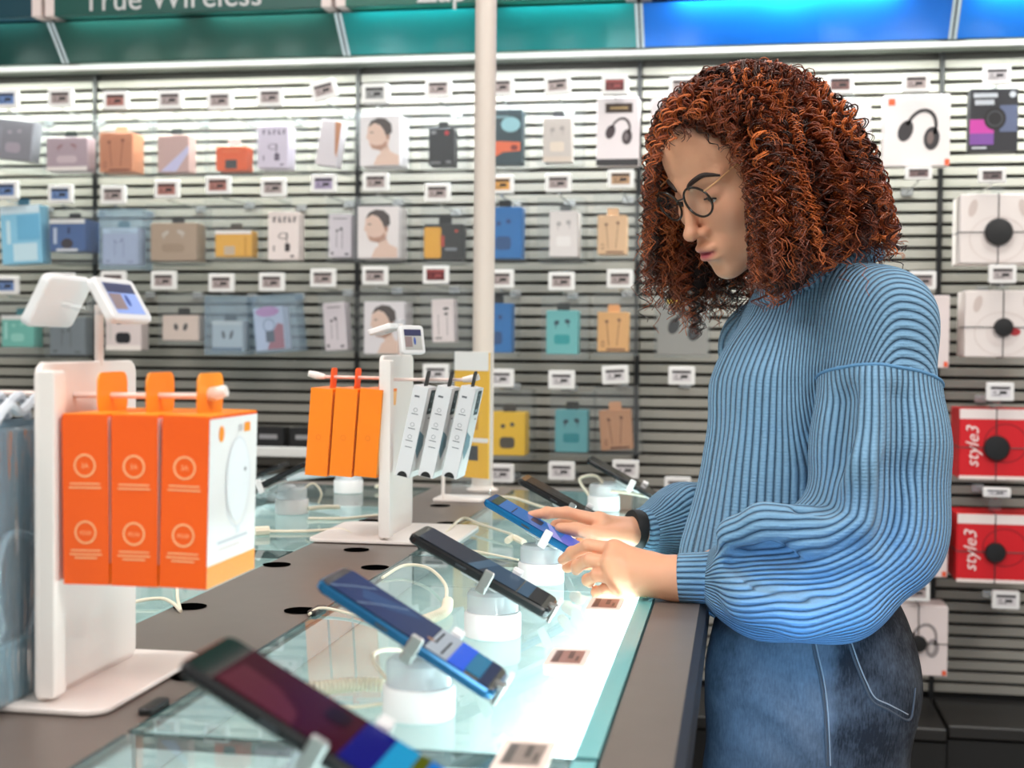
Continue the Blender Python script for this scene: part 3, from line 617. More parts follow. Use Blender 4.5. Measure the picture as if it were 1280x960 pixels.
for i, (y0, y1) in enumerate(YP):
    for side in (1, -1):
        x0, x1 = (XS1, XR1) if side > 0 else (XL0, XL1+.017)
        tr = slab('light_tray', x0, x1, y0, y1, .878, .886, tray_m)
        slab('tray_wall', x0, x0+.004, y0, y1, .887, TZ-.007, mat('tray_side', (120, 128, 128), .6), tr)
        slab('tray_wall', x1-.004, x1, y0, y1, .887, TZ-.007, mat('tray_side'), tr)
        gp = slab('glass_panel', x0+.001, x1-.019 if side > 0 else x1-.001, y0, y1, TZ-.006, TZ+.0004, glass_top)
        if side > 0:
            slab('glass_edge_band', x1-.0185, x1-.001, y0, y1, TZ-.006, TZ+.0006, glass_edge, gp)
            xs = x1-.012; slab('lamp_strip', xs, xs+.006, y0+.01, y1-.01, .895, .915, led_w, tr)
            area('tray_lamp', (xs-.002, (y0+y1)/2, .907), (x0+.05, (y0+y1)/2, .882), y1-y0-.03, .012, [1.8, 3.2, 1.8][i], (.92, .98, 1))
        else:
            area('tray_lamp', (x0+.006, (y0+y1)/2, .907), (x1-.05, (y0+y1)/2, .882), y1-y0-.03, .012, .5, (.95, .98, 1))
        slab('glass_edge_line', x0, x1, y0-.0045, y0-.001, TZ-.012, TZ-.0005, mat('glass_line_dark', (12, 44, 46), .2), gp)
    slab('glass_edge_line', XS1-.0035, XS1-.0005, y0, y1, TZ-.012, TZ+.0002, mat('glass_line_dark'))
for x, y in [(-.500, 1.19), (-.634, 1.19), (-.500, 1.508), (-.634, 1.504), (-.497, 1.822), (-.637, 1.815), (-.567, 1.972), (-.497, 2.30), (-.637, 2.30), (-.567, 2.55), (-.42, 2.90), (-.497, .62), (-.634, .62), (-.567, .90)]:
    MB().lathe([(.0185, 0), (.0195, .0004), (.0195, .0008), (.0175, .0008), (.0165, .0002), (.0003, .0002)], 24, T(x, y, TZ-.0006) @ O).build('cable_hole', mat('hole_black', (3, 3, 3), .95, spec=0), ctr)
for x, y in [(-.485, 1.075), (-.478, 1.50), (-.474, 2.02)]:
    MB().rbox(.012, .04, .006, .003, T(x, y, TZ+.002) @ O, 3, .001).build('glass_clip', mat('black_plastic'), ctr)
blue_fill = area('added_blue_light', (-.030, 1.28, .872), (.06, 1.70, .80), .56, .02, 1.5, (.20, .52, 1.0), 90)  # unseen blue light, added to tint her sleeve and jeans from below

# white column standing on the far end of the counter
pc = at_z(605, 612)
e = empty('column', (pc.x, 2.83, TZ), label='slim white column rising from the far end of the counter to the ceiling', cat='column')
MB().lathe([(.0225, .0), (.0225, CEIL-TZ)], 32).build('shaft', mat('column_white', (214, 200, 190), .4), e, True)
MB().lathe([(.034, .0), (.034, .004), (.026, .007), (.0228, .012)], 32).build('foot_ring', mat('column_white'), e, True)

# ------------------------------------------------------------------ phones on alarm stands
stand_white = mat('alarm_white', (236, 234, 234), .35)
acrylic = clear_mat('clear_acrylic', (244, 248, 250), .40, .04, 1.3, (246, 248, 250))
chrome = mat('clamp_metal', (176, 174, 172), .28, .85)
cable_c = mat('cable_cream', (232, 222, 200), .5)
def em(c, s=.55):
    n = 'screen_%02x%02x%02x' % tuple(c); new = n not in _mats; m = mat(n, c, .2, emit=s*.85, spec=.05)
    if new: m.node_tree.nodes['Principled BSDF'].inputs['Base Color'].default_value = (*[v*.15 for v in lin(c)], 1)
    return m
def phone(desc, px, y, L, W, th, body, screen, tilt=28, side=1, ped=None, ydesc='', arms=True, yaw=0, gfx=None, cords=(), arm_mat=None, raise_=0., bezel=.0025):
    c = at_y(px[0], px[1], y)
    Mp = T(*c) @ RZ(math.radians(yaw)) @ RY(math.radians(tilt)*side)
    e = empty('smartphone', c, (0, 0, 0), label=desc, cat='phone', group='smartphones on the counter')
    R = T(-c.x, -c.y, -c.z)
    MB().rbox(L, W, th, .009, R @ Mp, 5, .0022).build('body', body, e, True)
    sc = MB().rbox(L-2*bezel, W-2*bezel, .0006, .0075, R @ Mp @ T(0, 0, th/2+.0001), 5)
    so = sc.build('screen', screen, e)
    if gfx:
        g = MB(); gfx(g, L-2*bezel, W-2*bezel, R @ Mp @ T(0, 0, th/2+.0009))
        g.build('screen_picture', None, so)
    cb = MB()
    cb.rbox(.028, .026, .002, .006, R @ Mp @ T(-L*.36, W*.2, -th/2-.001), 3).build('camera_bump', mat('black_plastic'), e)
    MB().box((0, 0, 0), (.012, .001, .002), R @ Mp @ T(-L*.12, -W/2-.0003, 0)).build('side_button', mat('button_dark', (50, 54, 60), .4), e)
    if ped is None: return e, c
    px_, py_ = ped
    s = empty('alarm_stand', (px_, py_, TZ), label=ydesc, cat='stand', group='round alarm stands on the counter')
    Q = T(-px_, -py_, -TZ)
    MB().lathe([(.0285, .0005), (.0302, .002), (.0302, .025), (.029, .0272), (.002, .0272)], 32).build('base_ring', stand_white, s, True)
    MB().lathe([(.0275, .0275), (.0275, .046), (.024, .050), (.002, .0505)], 28).build('clear_collar', acrylic, s, True)
    top = Mp @ Vector((.002*side, 0, -th/2-.004)); top = Vector((top.x-px_, top.y-py_, top.z-TZ))
    MB().lathe([(.013, .0275), (.012, .040), (.009, .048)], 16).build('neck', stand_white, s, True)
    MB().tube([(0, 0, .046), (top.x*.5, top.y*.5, .046+(top.z-.046)*.5), top], [.009, .008, .011], 12).build('swivel', acrylic, s, True)
    MB().rbox(.05, .042, .005, .008, Q @ Mp @ T(.004*side, 0, -th/2-.0032), 4, .001).build('cradle', stand_white, s, True)
    am = arm_mat or chrome
    if arms:
        for sy in (-1, 1):
            for q in ([.010] if sy < 0 else [.030]):
                mb = MB()
                mb.rbox(.011, .022, .003, .003, Q @ Mp @ T(q*side, sy*(W/2-.006), -th/2-.0025), 3)
                mb.rbox(.011, th+.016, .004, .0018, Q @ Mp @ T(q*side, sy*(W/2+.0025), -.001) @ RX(PI/2), 3, .001)
                mb.rbox(.011, .007, .003, .003, Q @ Mp @ T(q*side, sy*(W/2-.0005), th/2+.0025), 3)
                mb.build('clamp_arm', am if sy < 0 else stand_white, s)
        sy = -1
        mb = MB().rbox(.05, .011, .003, .004, Q @ Mp @ T((L/2-.022)*side, sy*W*.22, -th/2-.0025), 3)
        mb.rbox(.004, .012, th+.010, .0018, Q @ Mp @ T((L/2+.0028)*side, sy*W*.22, 0), 3)
        mb.rbox(.009, .012, .003, .004, Q @ Mp @ T((L/2-.0005)*side, sy*W*.22, th/2+.0025), 3)
        mb.build('clamp_arm', am, s)
        mb = MB().rbox(.05, .011, .003, .004, Q @ Mp @ T((L/2-.022)*side, W*.25, -th/2-.0025), 3)
        mb.rbox(.004, .012, th+.010, .0018, Q @ Mp @ T((L/2+.0028)*side, W*.25, 0), 3)
        mb.build('clamp_arm', stand_white, s)
    for cd_ in cords:
        coil(s, cd_, (px_, py_, TZ))
    return e, c

def coil(s, spec, org):
    """('plain'|'coil', [points in world])"""
    kind, pts, r = spec[0], spec[1], (spec[2] if len(spec) > 2 else .0022)
    pts = [Vector(p)-Vector(org) for p in pts]
    sp = spline(pts, 10)
    if kind == 'plain':
        MB().tube(sp, r, 8).build('cable', cable_c, s, True)
    else:
        # helix round the middle of the path
        d = [0]
        for a, b in zip(sp[:-1], sp[1:]): d.append(d[-1]+(b-a).length)
        Ltot = d[-1]; turns = max(4, int(Ltot/.0042)); N = turns*9; out = []
        for i in range(N+1):
            l = Ltot*i/N
            k = 0
            while k < len(d)-2 and d[k+1] < l: k += 1
            t = (l-d[k])/max(1e-9, d[k+1]-d[k]); p = sp[k].lerp(sp[k+1], t); tg = (sp[k+1]-sp[k]).normalized()
            u = tg.cross(Vector((0, 0, 1))); u = u.normalized() if u.length > 1e-5 else Vector((1, 0, 0)); v = u.cross(tg)
            a = 2*PI*i/9; out.append(p+(u*math.cos(a)+v*math.sin(a))*.0052)
        MB().tube(out, .0017, 5).build('coiled_cable', cable_c, s, True)
def z_(px, py, h=.003): return tuple(at_z(px, py, TZ+h))

def g1(g, L, W, M):     # maroon wallpaper above coloured bands
    g.use(em((86, 10, 34), .35)).rect(-L*.13, 0, L*.52, W*.98, M); g.use(em((130, 52, 70), .3)).poly([(-L*.38, -W*.45), (-L*.36, W*.1), (-L*.2, W*.05), (-L*.08, -W*.2), (-L*.06, -W*.48)], M @ T(0, 0, .0002))
    g.use(em((50, 12, 30), .2)).poly([(x+L*.035, y+W*.2) for x, y in rrect(L*.10, W*.36, .008)], M @ T(0, 0, .0003))
    g.use(em((10, 22, 140), .6)).rect(L*.195, 0, L*.13, W*.98, M); g.use(em((30, 168, 224), .7)).rect(L*.31, 0, L*.10, W*.98, M)
    g.use(em((104, 116, 20), .5)).rect(L*.385, 0, L*.05, W*.98, M); g.use(em((20, 130, 226), .7)).rect(L*.45, 0, L*.08, W*.98, M)
def g2(g, L, W, M):     # deep blue wallpaper with pale streaks, dialler row, bright blue foot
    g.use(em((10, 52, 118), .5)).rect(-L*.18, 0, L*.56, W*.98, M)
    g.use(em((150, 176, 206), .4))
    for a, b in ((-.46, -.30), (-.30, -.10)):
        for q in range(5):
            t = q/5; x = L*(a+(b-a)*t); y = W*(-.46+.92*t*(1.1-.25*t)); g.poly([(x, y), (x+L*.012, y), (x+L*.012+L*(b-a)/5, y+W*.17), (x+L*(b-a)/5, y+W*.17)], M @ T(0, 0, .0002))
    g.use(em((36, 92, 160), .4)).poly([(-L*.30, -W*.2), (-L*.16, -W*.05), (0, W*.34), (-L*.1, W*.4), (-L*.34, W*.1)], M @ T(0, 0, .0001))
    g.use(em((210, 222, 236), .5)).rect(L*.17, 0, L*.13, W*.98, M)
    g.use(em((26, 34, 52), .1)); g.rect(L*.13, W*.1, L*.012, W*.5, M @ T(0, 0, .0002)); g.rect(L*.19, -W*.1, L*.012, W*.6, M @ T(0, 0, .0002))
    g.use(em((200, 150, 120), .4)).ell(L*.10, -W*.12, L*.022, L*.022, M @ T(0, 0, .0002), 12)
    g.use(em((10, 92, 236), .9)).rect(L*.28, -W*.0, L*.10, W*.98, M); g.use(em((30, 140, 190), .6)).rect(L*.37, W*.05, L*.09, W*.86, M); g.use(em((16, 52, 110), .4)).rect(L*.44, 0, L*.06, W*.98, M)
def g3_reflect(g, L, W, M):  # blue reflection on a dark screen, painted as glowing bands
    g.use(em((14, 44, 78), .35)).rect(-L*.22, 0, L*.48, W*.96, M); g.use(em((16, 82, 124), .45)).rect(L*.14, 0, L*.24, W*.96, M); g.use(em((56, 110, 150), .4)).rect(L*.31, 0, L*.08, W*.96, M); g.use(em((14, 30, 50), .2)).rect(L*.40, 0, L*.1, W*.96, M)
    g.use(em((80, 130, 170), .3)).poly([(-L*.1, -W*.48), (-L*.02, -W*.48), (L*.06, W*.48), (-L*.02, W*.48)], M @ T(0, 0, .0002))
def g4(g, L, W, M):
    g.use(em((30, 112, 190), .8)).rect(-L*.12, 0, L*.56, W*.96, M); g.use(em((70, 94, 60), .4)).rect(-L*.43, 0, L*.07, W*.96, M); g.use(em((20, 64, 100), .4)).poly([(x-L*.08, y+W*.1) for x, y in rrect(L*.1, W*.46, .004)], M @ T(0, 0, .0002))
    g.use(em((86, 110, 220), .8)).rect(L*.30, 0, L*.28, W*.96, M); g.use(em((150, 160, 240), .8)).poly([(L*.1, -W*.48), (L*.2, -W*.48), (L*.02, W*.48), (-L*.02, W*.48)], M @ T(0, 0, .0002))
    g.use(em((16, 60, 110), .4)).rect(-L*.28, -W*.1, L*.012, W*.7, M @ T(0, 0, .0002))
def g5(g, L, W, M): g.use(em((46, 42, 42), .15)).rect(0, 0, L*.9, W*.94, M); g.use(em((96, 92, 90), .2)).poly([(-L*.42, -W*.4), (-L*.34, -W*.4), (L*.1, W*.1), (L*.02, W*.1)], M @ T(0, 0, .0002))
dark_glass = mat('screen_black', (10, 12, 16), .08, spec=.6)
blk_body = mat('phone_black', (18, 19, 22), .25)
pb = lambda n, c: mat(n, c, .22, .5)
phone('nearest phone with a maroon and blue striped screen, bottom of the picture', (399, 908), .77, .168, .076, .009, blk_body, dark_glass, 29, ped=(-.262, .77), ydesc='alarm stand under the nearest maroon-screened phone', gfx=g1,
      cords=[('plain', [(-.275, .79, .955), (-.33, .80, .958), (-.40, .795, .950), (-.452, .79, .935), (-.49, .76, TZ+.002)], .0045)])
phone('blue-edged phone with a glossy deep blue screen, second from the front', (517, 789), 1.097, .170, .076, .0085, pb('phone_blue', (30, 96, 140)), dark_glass, 30.5, ped=(-.261, 1.097), ydesc='alarm stand under the blue-edged phone, second from the front', gfx=g2,
      cords=[('coil', [z_(480, 856, .012), z_(440, 856, .012), z_(385, 862, .014), z_(366, 862, .012)]), ('plain', [z_(372, 855, .008), z_(345, 876, .004), z_(330, 890, .003)], .003), ('plain', [z_(478, 880, .004), z_(440, 884, .004), z_(405, 878, .004), z_(388, 866, .006)], .0016), ('plain', [(-.285, 1.11, .948), (-.312, 1.14, .965), (-.318, 1.2, .96), (-.30, 1.26, .945), (-.285, 1.30, TZ+.002)], .002)])
phone('black-bodied phone with a dark blue screen, third from the front', (605, 713), 1.416, .166, .074, .0095, blk_body, dark_glass, 27.5, ped=(-.257, 1.416), ydesc='alarm stand under the black-bodied phone, third from the front', gfx=g3_reflect,
      cords=[('coil', [z_(560, 752, .010), z_(556, 764, .008), z_(535, 774, .006), z_(518, 778, .006)]), ('plain', [z_(558, 752, .012), z_(556, 730, .014), z_(535, 710, .014), z_(505, 707, .010), z_(478, 722, .003)], .0022), ('plain', [z_(386, 768, .002), z_(402, 760, .006), z_(440, 768, .004), z_(500, 788, .003)], .0018)])
phone('bright blue phone held and touched by the woman', (679, 663), 1.751, .166, .075, .0085, pb('phone_azure', (24, 112, 168)), em((24, 84, 150), .5), 28.5, ped=(-.254, 1.751), ydesc='alarm stand under the phone the woman is touching', gfx=g4, arm_mat=stand_white,
      cords=[('plain', [z_(655, 678, .020), z_(642, 672, .022), z_(634, 676, .02)], .005), ('plain', [z_(648, 700, .003), z_(600, 690, .003), z_(560, 684, .003)], .0016), ('plain', [z_(640, 668, .01), z_(600, 655, .012), z_(578, 648, .012), z_(556, 668, .003)], .0022)])
phone('glossy black phone just beyond her far hand', (710, 630), 2.10, .166, .075, .009, blk_body, dark_glass, 27.5, ped=(-.250, 2.10), ydesc='alarm stand hidden behind her hands', gfx=g5,
      cords=[('plain', [z_(700, 640, .012), z_(672, 632, .016), z_(640, 622, .016), z_(612, 622, .008)], .0026)])
phone('thin black phone seen edge-on at the far end of the counter', (785, 601), 2.55, .170, .075, .0085, blk_body, dark_glass, 28, ped=(-.252, 2.55), ydesc='clear alarm stand under the far thin black phone', arm_mat=stand_white,
      cords=[('plain', [(-.28, 2.56, .955), (-.30, 2.57, .985), (-.27, 2.575, .992), (-.245, 2.56, .97)], .003), ('plain', [(-.25, 2.53, .968), (-.20, 2.53, .965), (-.13, 2.54, .95), (-.115, 2.55, TZ+.002)], .0028)])
phone('black phone on the far side of the counter by the big orange boxes', (340, 602), 2.30, .160, .074, .009, blk_body, dark_glass, 26, side=-1, ped=(-.800, 2.36), ydesc='clear alarm stand between the orange boxes, far side of the counter', arm_mat=stand_white,
      cords=[('plain', [z_(385, 636, .012), z_(405, 634, .012), z_(424, 634, .010)], .0042), ('plain', [z_(385, 648, .003), z_(430, 648, .003), z_(472, 644, .003)], .0026), ('plain', [z_(330, 664, .004), z_(380, 664, .004), z_(425, 662, .004), z_(440, 668, .003)], .0026), ('plain', [z_(318, 664, .008), z_(336, 663, .008)], .0075), ('plain', [(-.79, 2.36, .965), (-.765, 2.37, .985), (-.745, 2.36, .97), (-.75, 2.36, .95)], .0022)])
phone('small black phone tip behind the white side of the big orange box', (318, 596), 2.78, .150, .070, .009, blk_body, dark_glass, 22, side=-1, ped=(-.800, 2.72), ydesc='white alarm stand half hidden behind the orange boxes on the middle stand', arm_mat=stand_white,
      cords=[('plain', [z_(470, 608, .010), z_(490, 606, .010)], .0042)])
# lone cable on the left glass beside the big stand
e = empty('charging_cable', z_(222, 745), label='thin white cable looping over the left glass into a counter hole', cat='cable')
coil(e, ('plain', [z_(150, 762), z_(170, 752, .006), z_(200, 748, .008), z_(216, 754, .006), z_(226, 764, .001)], .0022), z_(222, 745)); coil(e, ('plain', [z_(226, 764, .001), z_(222, 748, .010), z_(221, 735, .014), z_(216, 728, .003)], .002), z_(222, 745))

# electronic price cards lying on the glass
for (px, py), ds, sc in [((757, 760), 'price card with reddish screen on the glass under her hand', (150, 96, 84)), ((710, 828), 'price card with reddish screen lying on the lit glass', (150, 92, 80)), ((655, 952), 'grey price card at the bottom edge of the picture', (140, 124, 116))]:
    p = at_z(px, py)
    e = empty('price_card', (p.x, p.y, TZ+.0006), label=ds, cat='price tag', group='price cards on the glass')
    MB().rbox(.040, .074, .005, .003, T(0, 0, .0025), 3, .001).build('tag_frame', mat('card_frame_pink', (236, 214, 204), .4), e)
    s = MB().use(mat('card_screen_%d' % sc[0], sc, .3)).rect(0, .0, .029, .052, T(0, 0, .0053))
    s.use(mat('card_print_%d' % sc[1], tuple(int(v*.62) for v in sc), .4)).rect(-.010, .0, .006, .046, T(0, 0, .0056)); s.rect(.003, .006, .005, .03, T(0, 0, .0056)); s.rect(.010, -.008, .003, .02, T(0, 0, .0056))
    s.build('tag_screen', None, e)

# ------------------------------------------------------------------ white display stands
acr_white = mat('stand_white', (238, 228, 222), .35)
def stand(desc, x, y0, y1, base, tags):
    e = empty('display_stand', (x, (y0+y1)/2, TZ), label=desc, cat='stand', group='white display stands on the counter')
    h = .288; w = y1-y0
    MB().rbox(w, h, .006, .012, T(0, 0, h/2+.004) @ RZ(PI/2) @ RX(PI/2), 5, .0015).build('upright_panel', acr_white, e, True)
    MB().rbox(.016, h-.012, .020, .003, T(.0075, -w/2+.0102, h/2+.003) @ RX(PI/2), 3, .001).build('panel_flange', acr_white, e)
    bx0, bx1, by0, by1 = base
    MB().rbox(bx1-bx0, by1-by0, .005, .02, T((bx0+bx1)/2-x, (by0+by1)/2-(y0+y1)/2, .0028), 5, .001).build('base_plate', acr_white, e)
    MB().tube([(0, 0.02, h), (0, .02, h+.055)], .0042, 12).build('tag_pole', acr_white, e)
    MB().lathe([(.009, 0), (.010, .004), (.010, .012), (.006, .016)], 16, T(0, .02, h+.046)).build('tag_joint', clear_case, e)
    return e
tagscr = mat('tag_screen_blue', (150, 170, 226), .2, emit=.25)
def stand_tag(e, at, yaw, pitch, screen, w=.080, hh=.040):
    M = T(*at) @ RZ(yaw) @ RX(PI/2-pitch)     # drawing faces local -Y before yaw
    M = T(*at) @ RZ(yaw) @ RX(-pitch) @ FRONT
    t = MB().rbox(w, hh, .009, .006, M, 4, .0015).build('price_tag', stand_white, e)
    s = MB().use(screen).rect(0, 0, w*.72, hh*.72, M @ T(0, 0, .0048))
    s.use(mat('tag_ink_navy', (60, 62, 96), .4)).rect(-.0, hh*.24, w*.72, hh*.22, M @ T(0, 0, .0051)); s.use(mat('tag_ink_grey', (150, 130, 130), .4)).rect(-w*.2, -hh*.08, w*.3, hh*.36, M @ T(0, 0, .0051)); s.use(mat('tag_ink_mid', (70, 96, 170), .4)).ell(w*.06, -hh*.05, w*.05, hh*.14, M @ T(0, 0, .0052), 10)
    s.build('tag_screen', None, t)
    MB().tube([M @ Vector((0, 0, -.004)), (0, .02, .335)], .003, 8).build('tag_arm', clear_case, e)
s1 = stand('large white stand at left holding three big orange boxes', -.580, 1.054, 1.238, (-.75, -.515, 1.04, 1.262), 0)
# right-hand tag faces +x, left-hand tag faces -x
stand_tag(s1, (.030, 0, .346), PI/2, math.radians(30), tagscr, .078, .044)
stand_tag(s1, (-.030, 0, .346), -PI/2, math.radians(28), tagscr, .082, .050)
s2 = stand('middle white stand between three orange and three white boxes', -.548, 2.036, 2.236, (-.665, -.43, 2.03, 2.25), 0)
stand_tag(s2, (.036, -.05, .316), PI/2-.75, math.radians(12), mat('tag_screen_grey', (190, 188, 184), .3), .044, .046)
stand_tag(s2, (-.020, 0, .333), -PI/2, math.radians(72), mat('tag_screen_grey'), .080, .040)
def prong(desc, x0, x1, y, z, curve=False):
    e = empty('display_prong', (x0, y, z), label=desc, cat='hook', group='prongs of the white stands')
    MB().tube([(0, 0, 0), (x1-x0-.012*(1 if x1 > x0 else -1), 0, .001), (x1-x0, 0, .004)], .0026, 10).build('rod', mat('prong_white', (236, 214, 206), .4), e, True)
    s = 1 if x1 > x0 else -1
    MB().tube([(x1-x0-.022*s, 0, .001), (x1-x0-.008*s, 0, .003), (x1-x0+.004*s, 0, .006)], [.004, .0062, .005], 12).build('end_tip', acr_white, e, True)
prong('long prong of the left stand carrying the big orange boxes', -.576, -.440, 1.112, 1.1925)
prong('left prong of the large stand carrying silvery blister bags', -.585, -.70, 1.13, 1.192)
prong('left prong of the middle stand carrying orange boxes', -.552, -.672, 2.075, 1.186)
prong('right prong of the middle stand carrying slim white boxes', -.544, -.405, 2.075, 1.184)

orange = mat('carton_orange', (248, 92, 0), .42); orange_l = mat('carton_orange_light', (255, 150, 30), .42)
orange2 = mat('carton_orange_bright', (255, 132, 6), .42)
white_c = mat('carton_white', (240, 236, 234), .4); pale = mat('print_pale_orange', (255, 186, 130), .5)
def ring(mb, cx, cy, r, M): mb.ell(cx, cy, r, r, M, 24, 0, .84)
nth = ['leftmost', 'middle', 'rightmost']
for i in range(3):
    t = .0408; x = -.559+.0425*i+t/2; y0, d, z0, h = 1.06, .112, 1.036, .1425
    e = empty('charger_box', (x, y0+d/2, z0), (0, [-.012, 0, .02][i], 0), label='%s of the three big orange charger boxes on the left stand' % nth[i], cat='box', group='big orange charger boxes')
    mb = MB().use(orange).box((0, 0, h/2), (t, d, h)); mb.build('carton', None, e)
    MB().use(white_c).rect(0, .008, d-.001, h*.86, T(t/2+.0004, 0, h/2) @ RZ(PI/2) @ RX(PI/2)).build('front_face', None, e)
    MB().use(orange_l).poly([(-d/2, -h/2), (d/2, -h/2), (d/2, -h*.37), (-d/2, -h*.37)], T(t/2+.0005, 0, h/2) @ RZ(PI/2) @ RX(PI/2)).build('foot_stripe', None, e)
    MB().use(orange_l).box((0, 0, h+.0006), (t-.001, d-.002, .001)).build('top_flap', None, e)
    MB().use(orange_l).rbox(.056, .036, .0015, .009, T(-.002, 0, h+.017) @ RZ(PI/2) @ RX(PI/2), 4).build('hang_tab', None, e)
    M = T(0, -d/2-.0006, 0) @ FRONT
    for zc, wd in ((.100, '3A'), (.044, 'PD20')):
        g = MB().use(pale)
        ring(g, 0, zc, .0098, M); text_into(g, wd, .0058 if len(wd) < 3 else .0046, M @ T(0, zc-.002, 0))
        g.rect(0, zc-.0152, .027, .0012, M); g.rect(0, zc-.0185, .029, .0012, M); 
        if zc < .05: g.rect(0, zc-.0215, .02, .0012, M)
        g.build('side_print', None, e)
    if i == 2:
        M = T(t/2+.0008, 0, h/2) @ RZ(PI/2) @ RX(PI/2)
        g = MB(); g.use(cm((226, 226, 230))).ell(.010, .012, .030, .040, M, 24, 0, .95); g.rect(.012, -.03, .008, .006, M); g.use(cm((238, 238, 240))).ell(.010, .014, .027, .036, M @ T(0, 0, .0002), 24)
        g.use(cm((90, 90, 96))).ell(.026, .022, .002, .002, M @ T(0, 0, .0004), 8); g.use(orange_l).ell(-.030, .056, .006, .007, M, 16); g.rect(.030, .059, .014, .008, M); g.use(cm((200, 190, 190))).rect(.014, .059, .01, .006, M)
        g.use(cm((200, 200, 206))).rect(0, -.036, .07, .0022, M); g.use(cm((226, 210, 206))).rect(-.008, -.042, .05, .0016, M)
        g.build('front_print', None, e)
for i in range(3):
    t = .0355; x = -.553-.0395*i-t/2; y0, d, z0, h = 2.03, .09, 1.034, .136
    e = empty('charger_box', (x, y0+d/2, z0), (0, math.radians(4), 0), label='%s of the three orange boxes on the middle white stand' % nth[2-i], cat='box', group='orange boxes on the middle stand')
    MB().use(orange2).box((0, 0, h/2), (t, d, h)).build('carton', None, e)
    MB().use(cm((255, 190, 120))).rect(0, 0, d*.96, h*.94, T(t/2+.0004, 0, h/2) @ RZ(PI/2) @ RX(PI/2)).build('front_face', None, e)
    MB().use(orange).rbox(.030, .034, .0015, .006, T(.004, 0, h+.015) @ RZ(PI/2) @ RX(PI/2), 4).build('hang_tab', None, e)
    g = MB().use(cm((232, 112, 10))); M = T(0, -d/2-.0005, 0) @ FRONT
    ring(g, 0, .06, .004, M); g.build('side_print', None, e)
for i in range(3):
    t = .0235; x = -.512+.037*i; y0, d, z0, h = 2.03, .062, 1.036, .142
    e = empty('cable_carton', (x, y0+d/2, z0), (0, math.radians(12), 0), label='%s of the three slim white boxes on the middle stand' % nth[i], cat='box', group='slim white boxes on the middle stand')
    MB().use(cm((226, 224, 226))).box((0, 0, h/2), (t, d, h)).build('carton', None, e)
    MB().use(cm((30, 34, 36))).rbox(.022, .026, .0015, .004, T(0, 0, h+.011) @ RZ(PI/2) @ RX(PI/2), 3).build('hang_tab', None, e)
    MB().use(cm((24, 24, 26))).poly([(.008*math.cos(a), .008*math.sin(a)) for a in [PI*k/10 for k in range(11)]], T(0, -d/2-.0006, .0005) @ FRONT).build('thumb_notch', None, e)
    g = MB().use(cm((110, 112, 118))); M = T(0, -d/2-.0005, 0) @ FRONT
    for zc in (.105, .082, .063): ring(g, -.001, zc, .0032, M); g.rect(-.001, zc-.0062, .011, .0012, M)
    g.rect(-.003, .126, .008, .003, M); g.rect(0, .047, .011, .0012, M); g.build('side_print', None, e)
    g = MB(); M = T(t/2+.0006, 0, h/2) @ RZ(PI/2) @ RX(PI/2)
    g.use(white_c).rect(0, 0, d-.002, h-.002, M); g.use(cm((46, 66, 70))).rect(.004, .048, .030, .038, M @ T(0, 0, .0003)); g.use(cm((150, 176, 180))).ell(.004, .055, .006, .008, M @ T(0, 0, .0005), 10, hole=.7); g.rect(.004, .036, .016, .004, M @ T(0, 0, .0005))
    g.use(cm((112, 146, 158))).poly([(-.031, -.028), (-.012, -.042), (.010, -.022), (.004, -.006), (-.031, .004)], M @ T(0, 0, .0003)); g.use(cm((170, 160, 160))).rect(.012, .022, .014, .003, M @ T(0, 0, .0003)); g.build('front_face', None, e)

# silvery blister bags at the left edge
bagm = clear_mat('blister_clear', (216, 230, 238), .22, .10, 1.6, (190, 206, 216), .9)
for i in range(4):
    x = -.600-.0195*i; h = .262
    e = empty('blister_pack', (x-.006, 1.075, .936), label='%s silvery blister pack from the big white stand, at the left edge' % ['first', 'second', 'third', 'fourth'][i], cat='package', group='silvery blister packs')
    MB().rbox(.0165, .112, h-.03, .004, T(0, 0, .115), 3, .003).build('blister', bagm, e)
    MB().box((-.0065, .0, .120), (.001, .10, .23)).build('backing_card', cm((116, 138, 152)), e)
    MB().tube(spline([(0, -.03, .06), (0.002, -.045, .10), (0, -.02, .14), (.003, .03, .12), (0, .02, .06), (.002, -.02, .035)], 8), .0035, 6).build('coiled_lead', cm((176, 186, 192)), e, True)
    MB().tube(spline([(.002, -.05, .232), (.005, -.03, .250), (0, 0, .243), (.004, .025, .256), (.001, .045, .236)], 6), .0042, 6).build('twist_tie', cm((214, 218, 226)), e, True)
    MB().rbox(.012, .11, .05, .003, T(0, 0, .025), 2, .002).build('foot_insert', cm((150, 176, 182)), e)

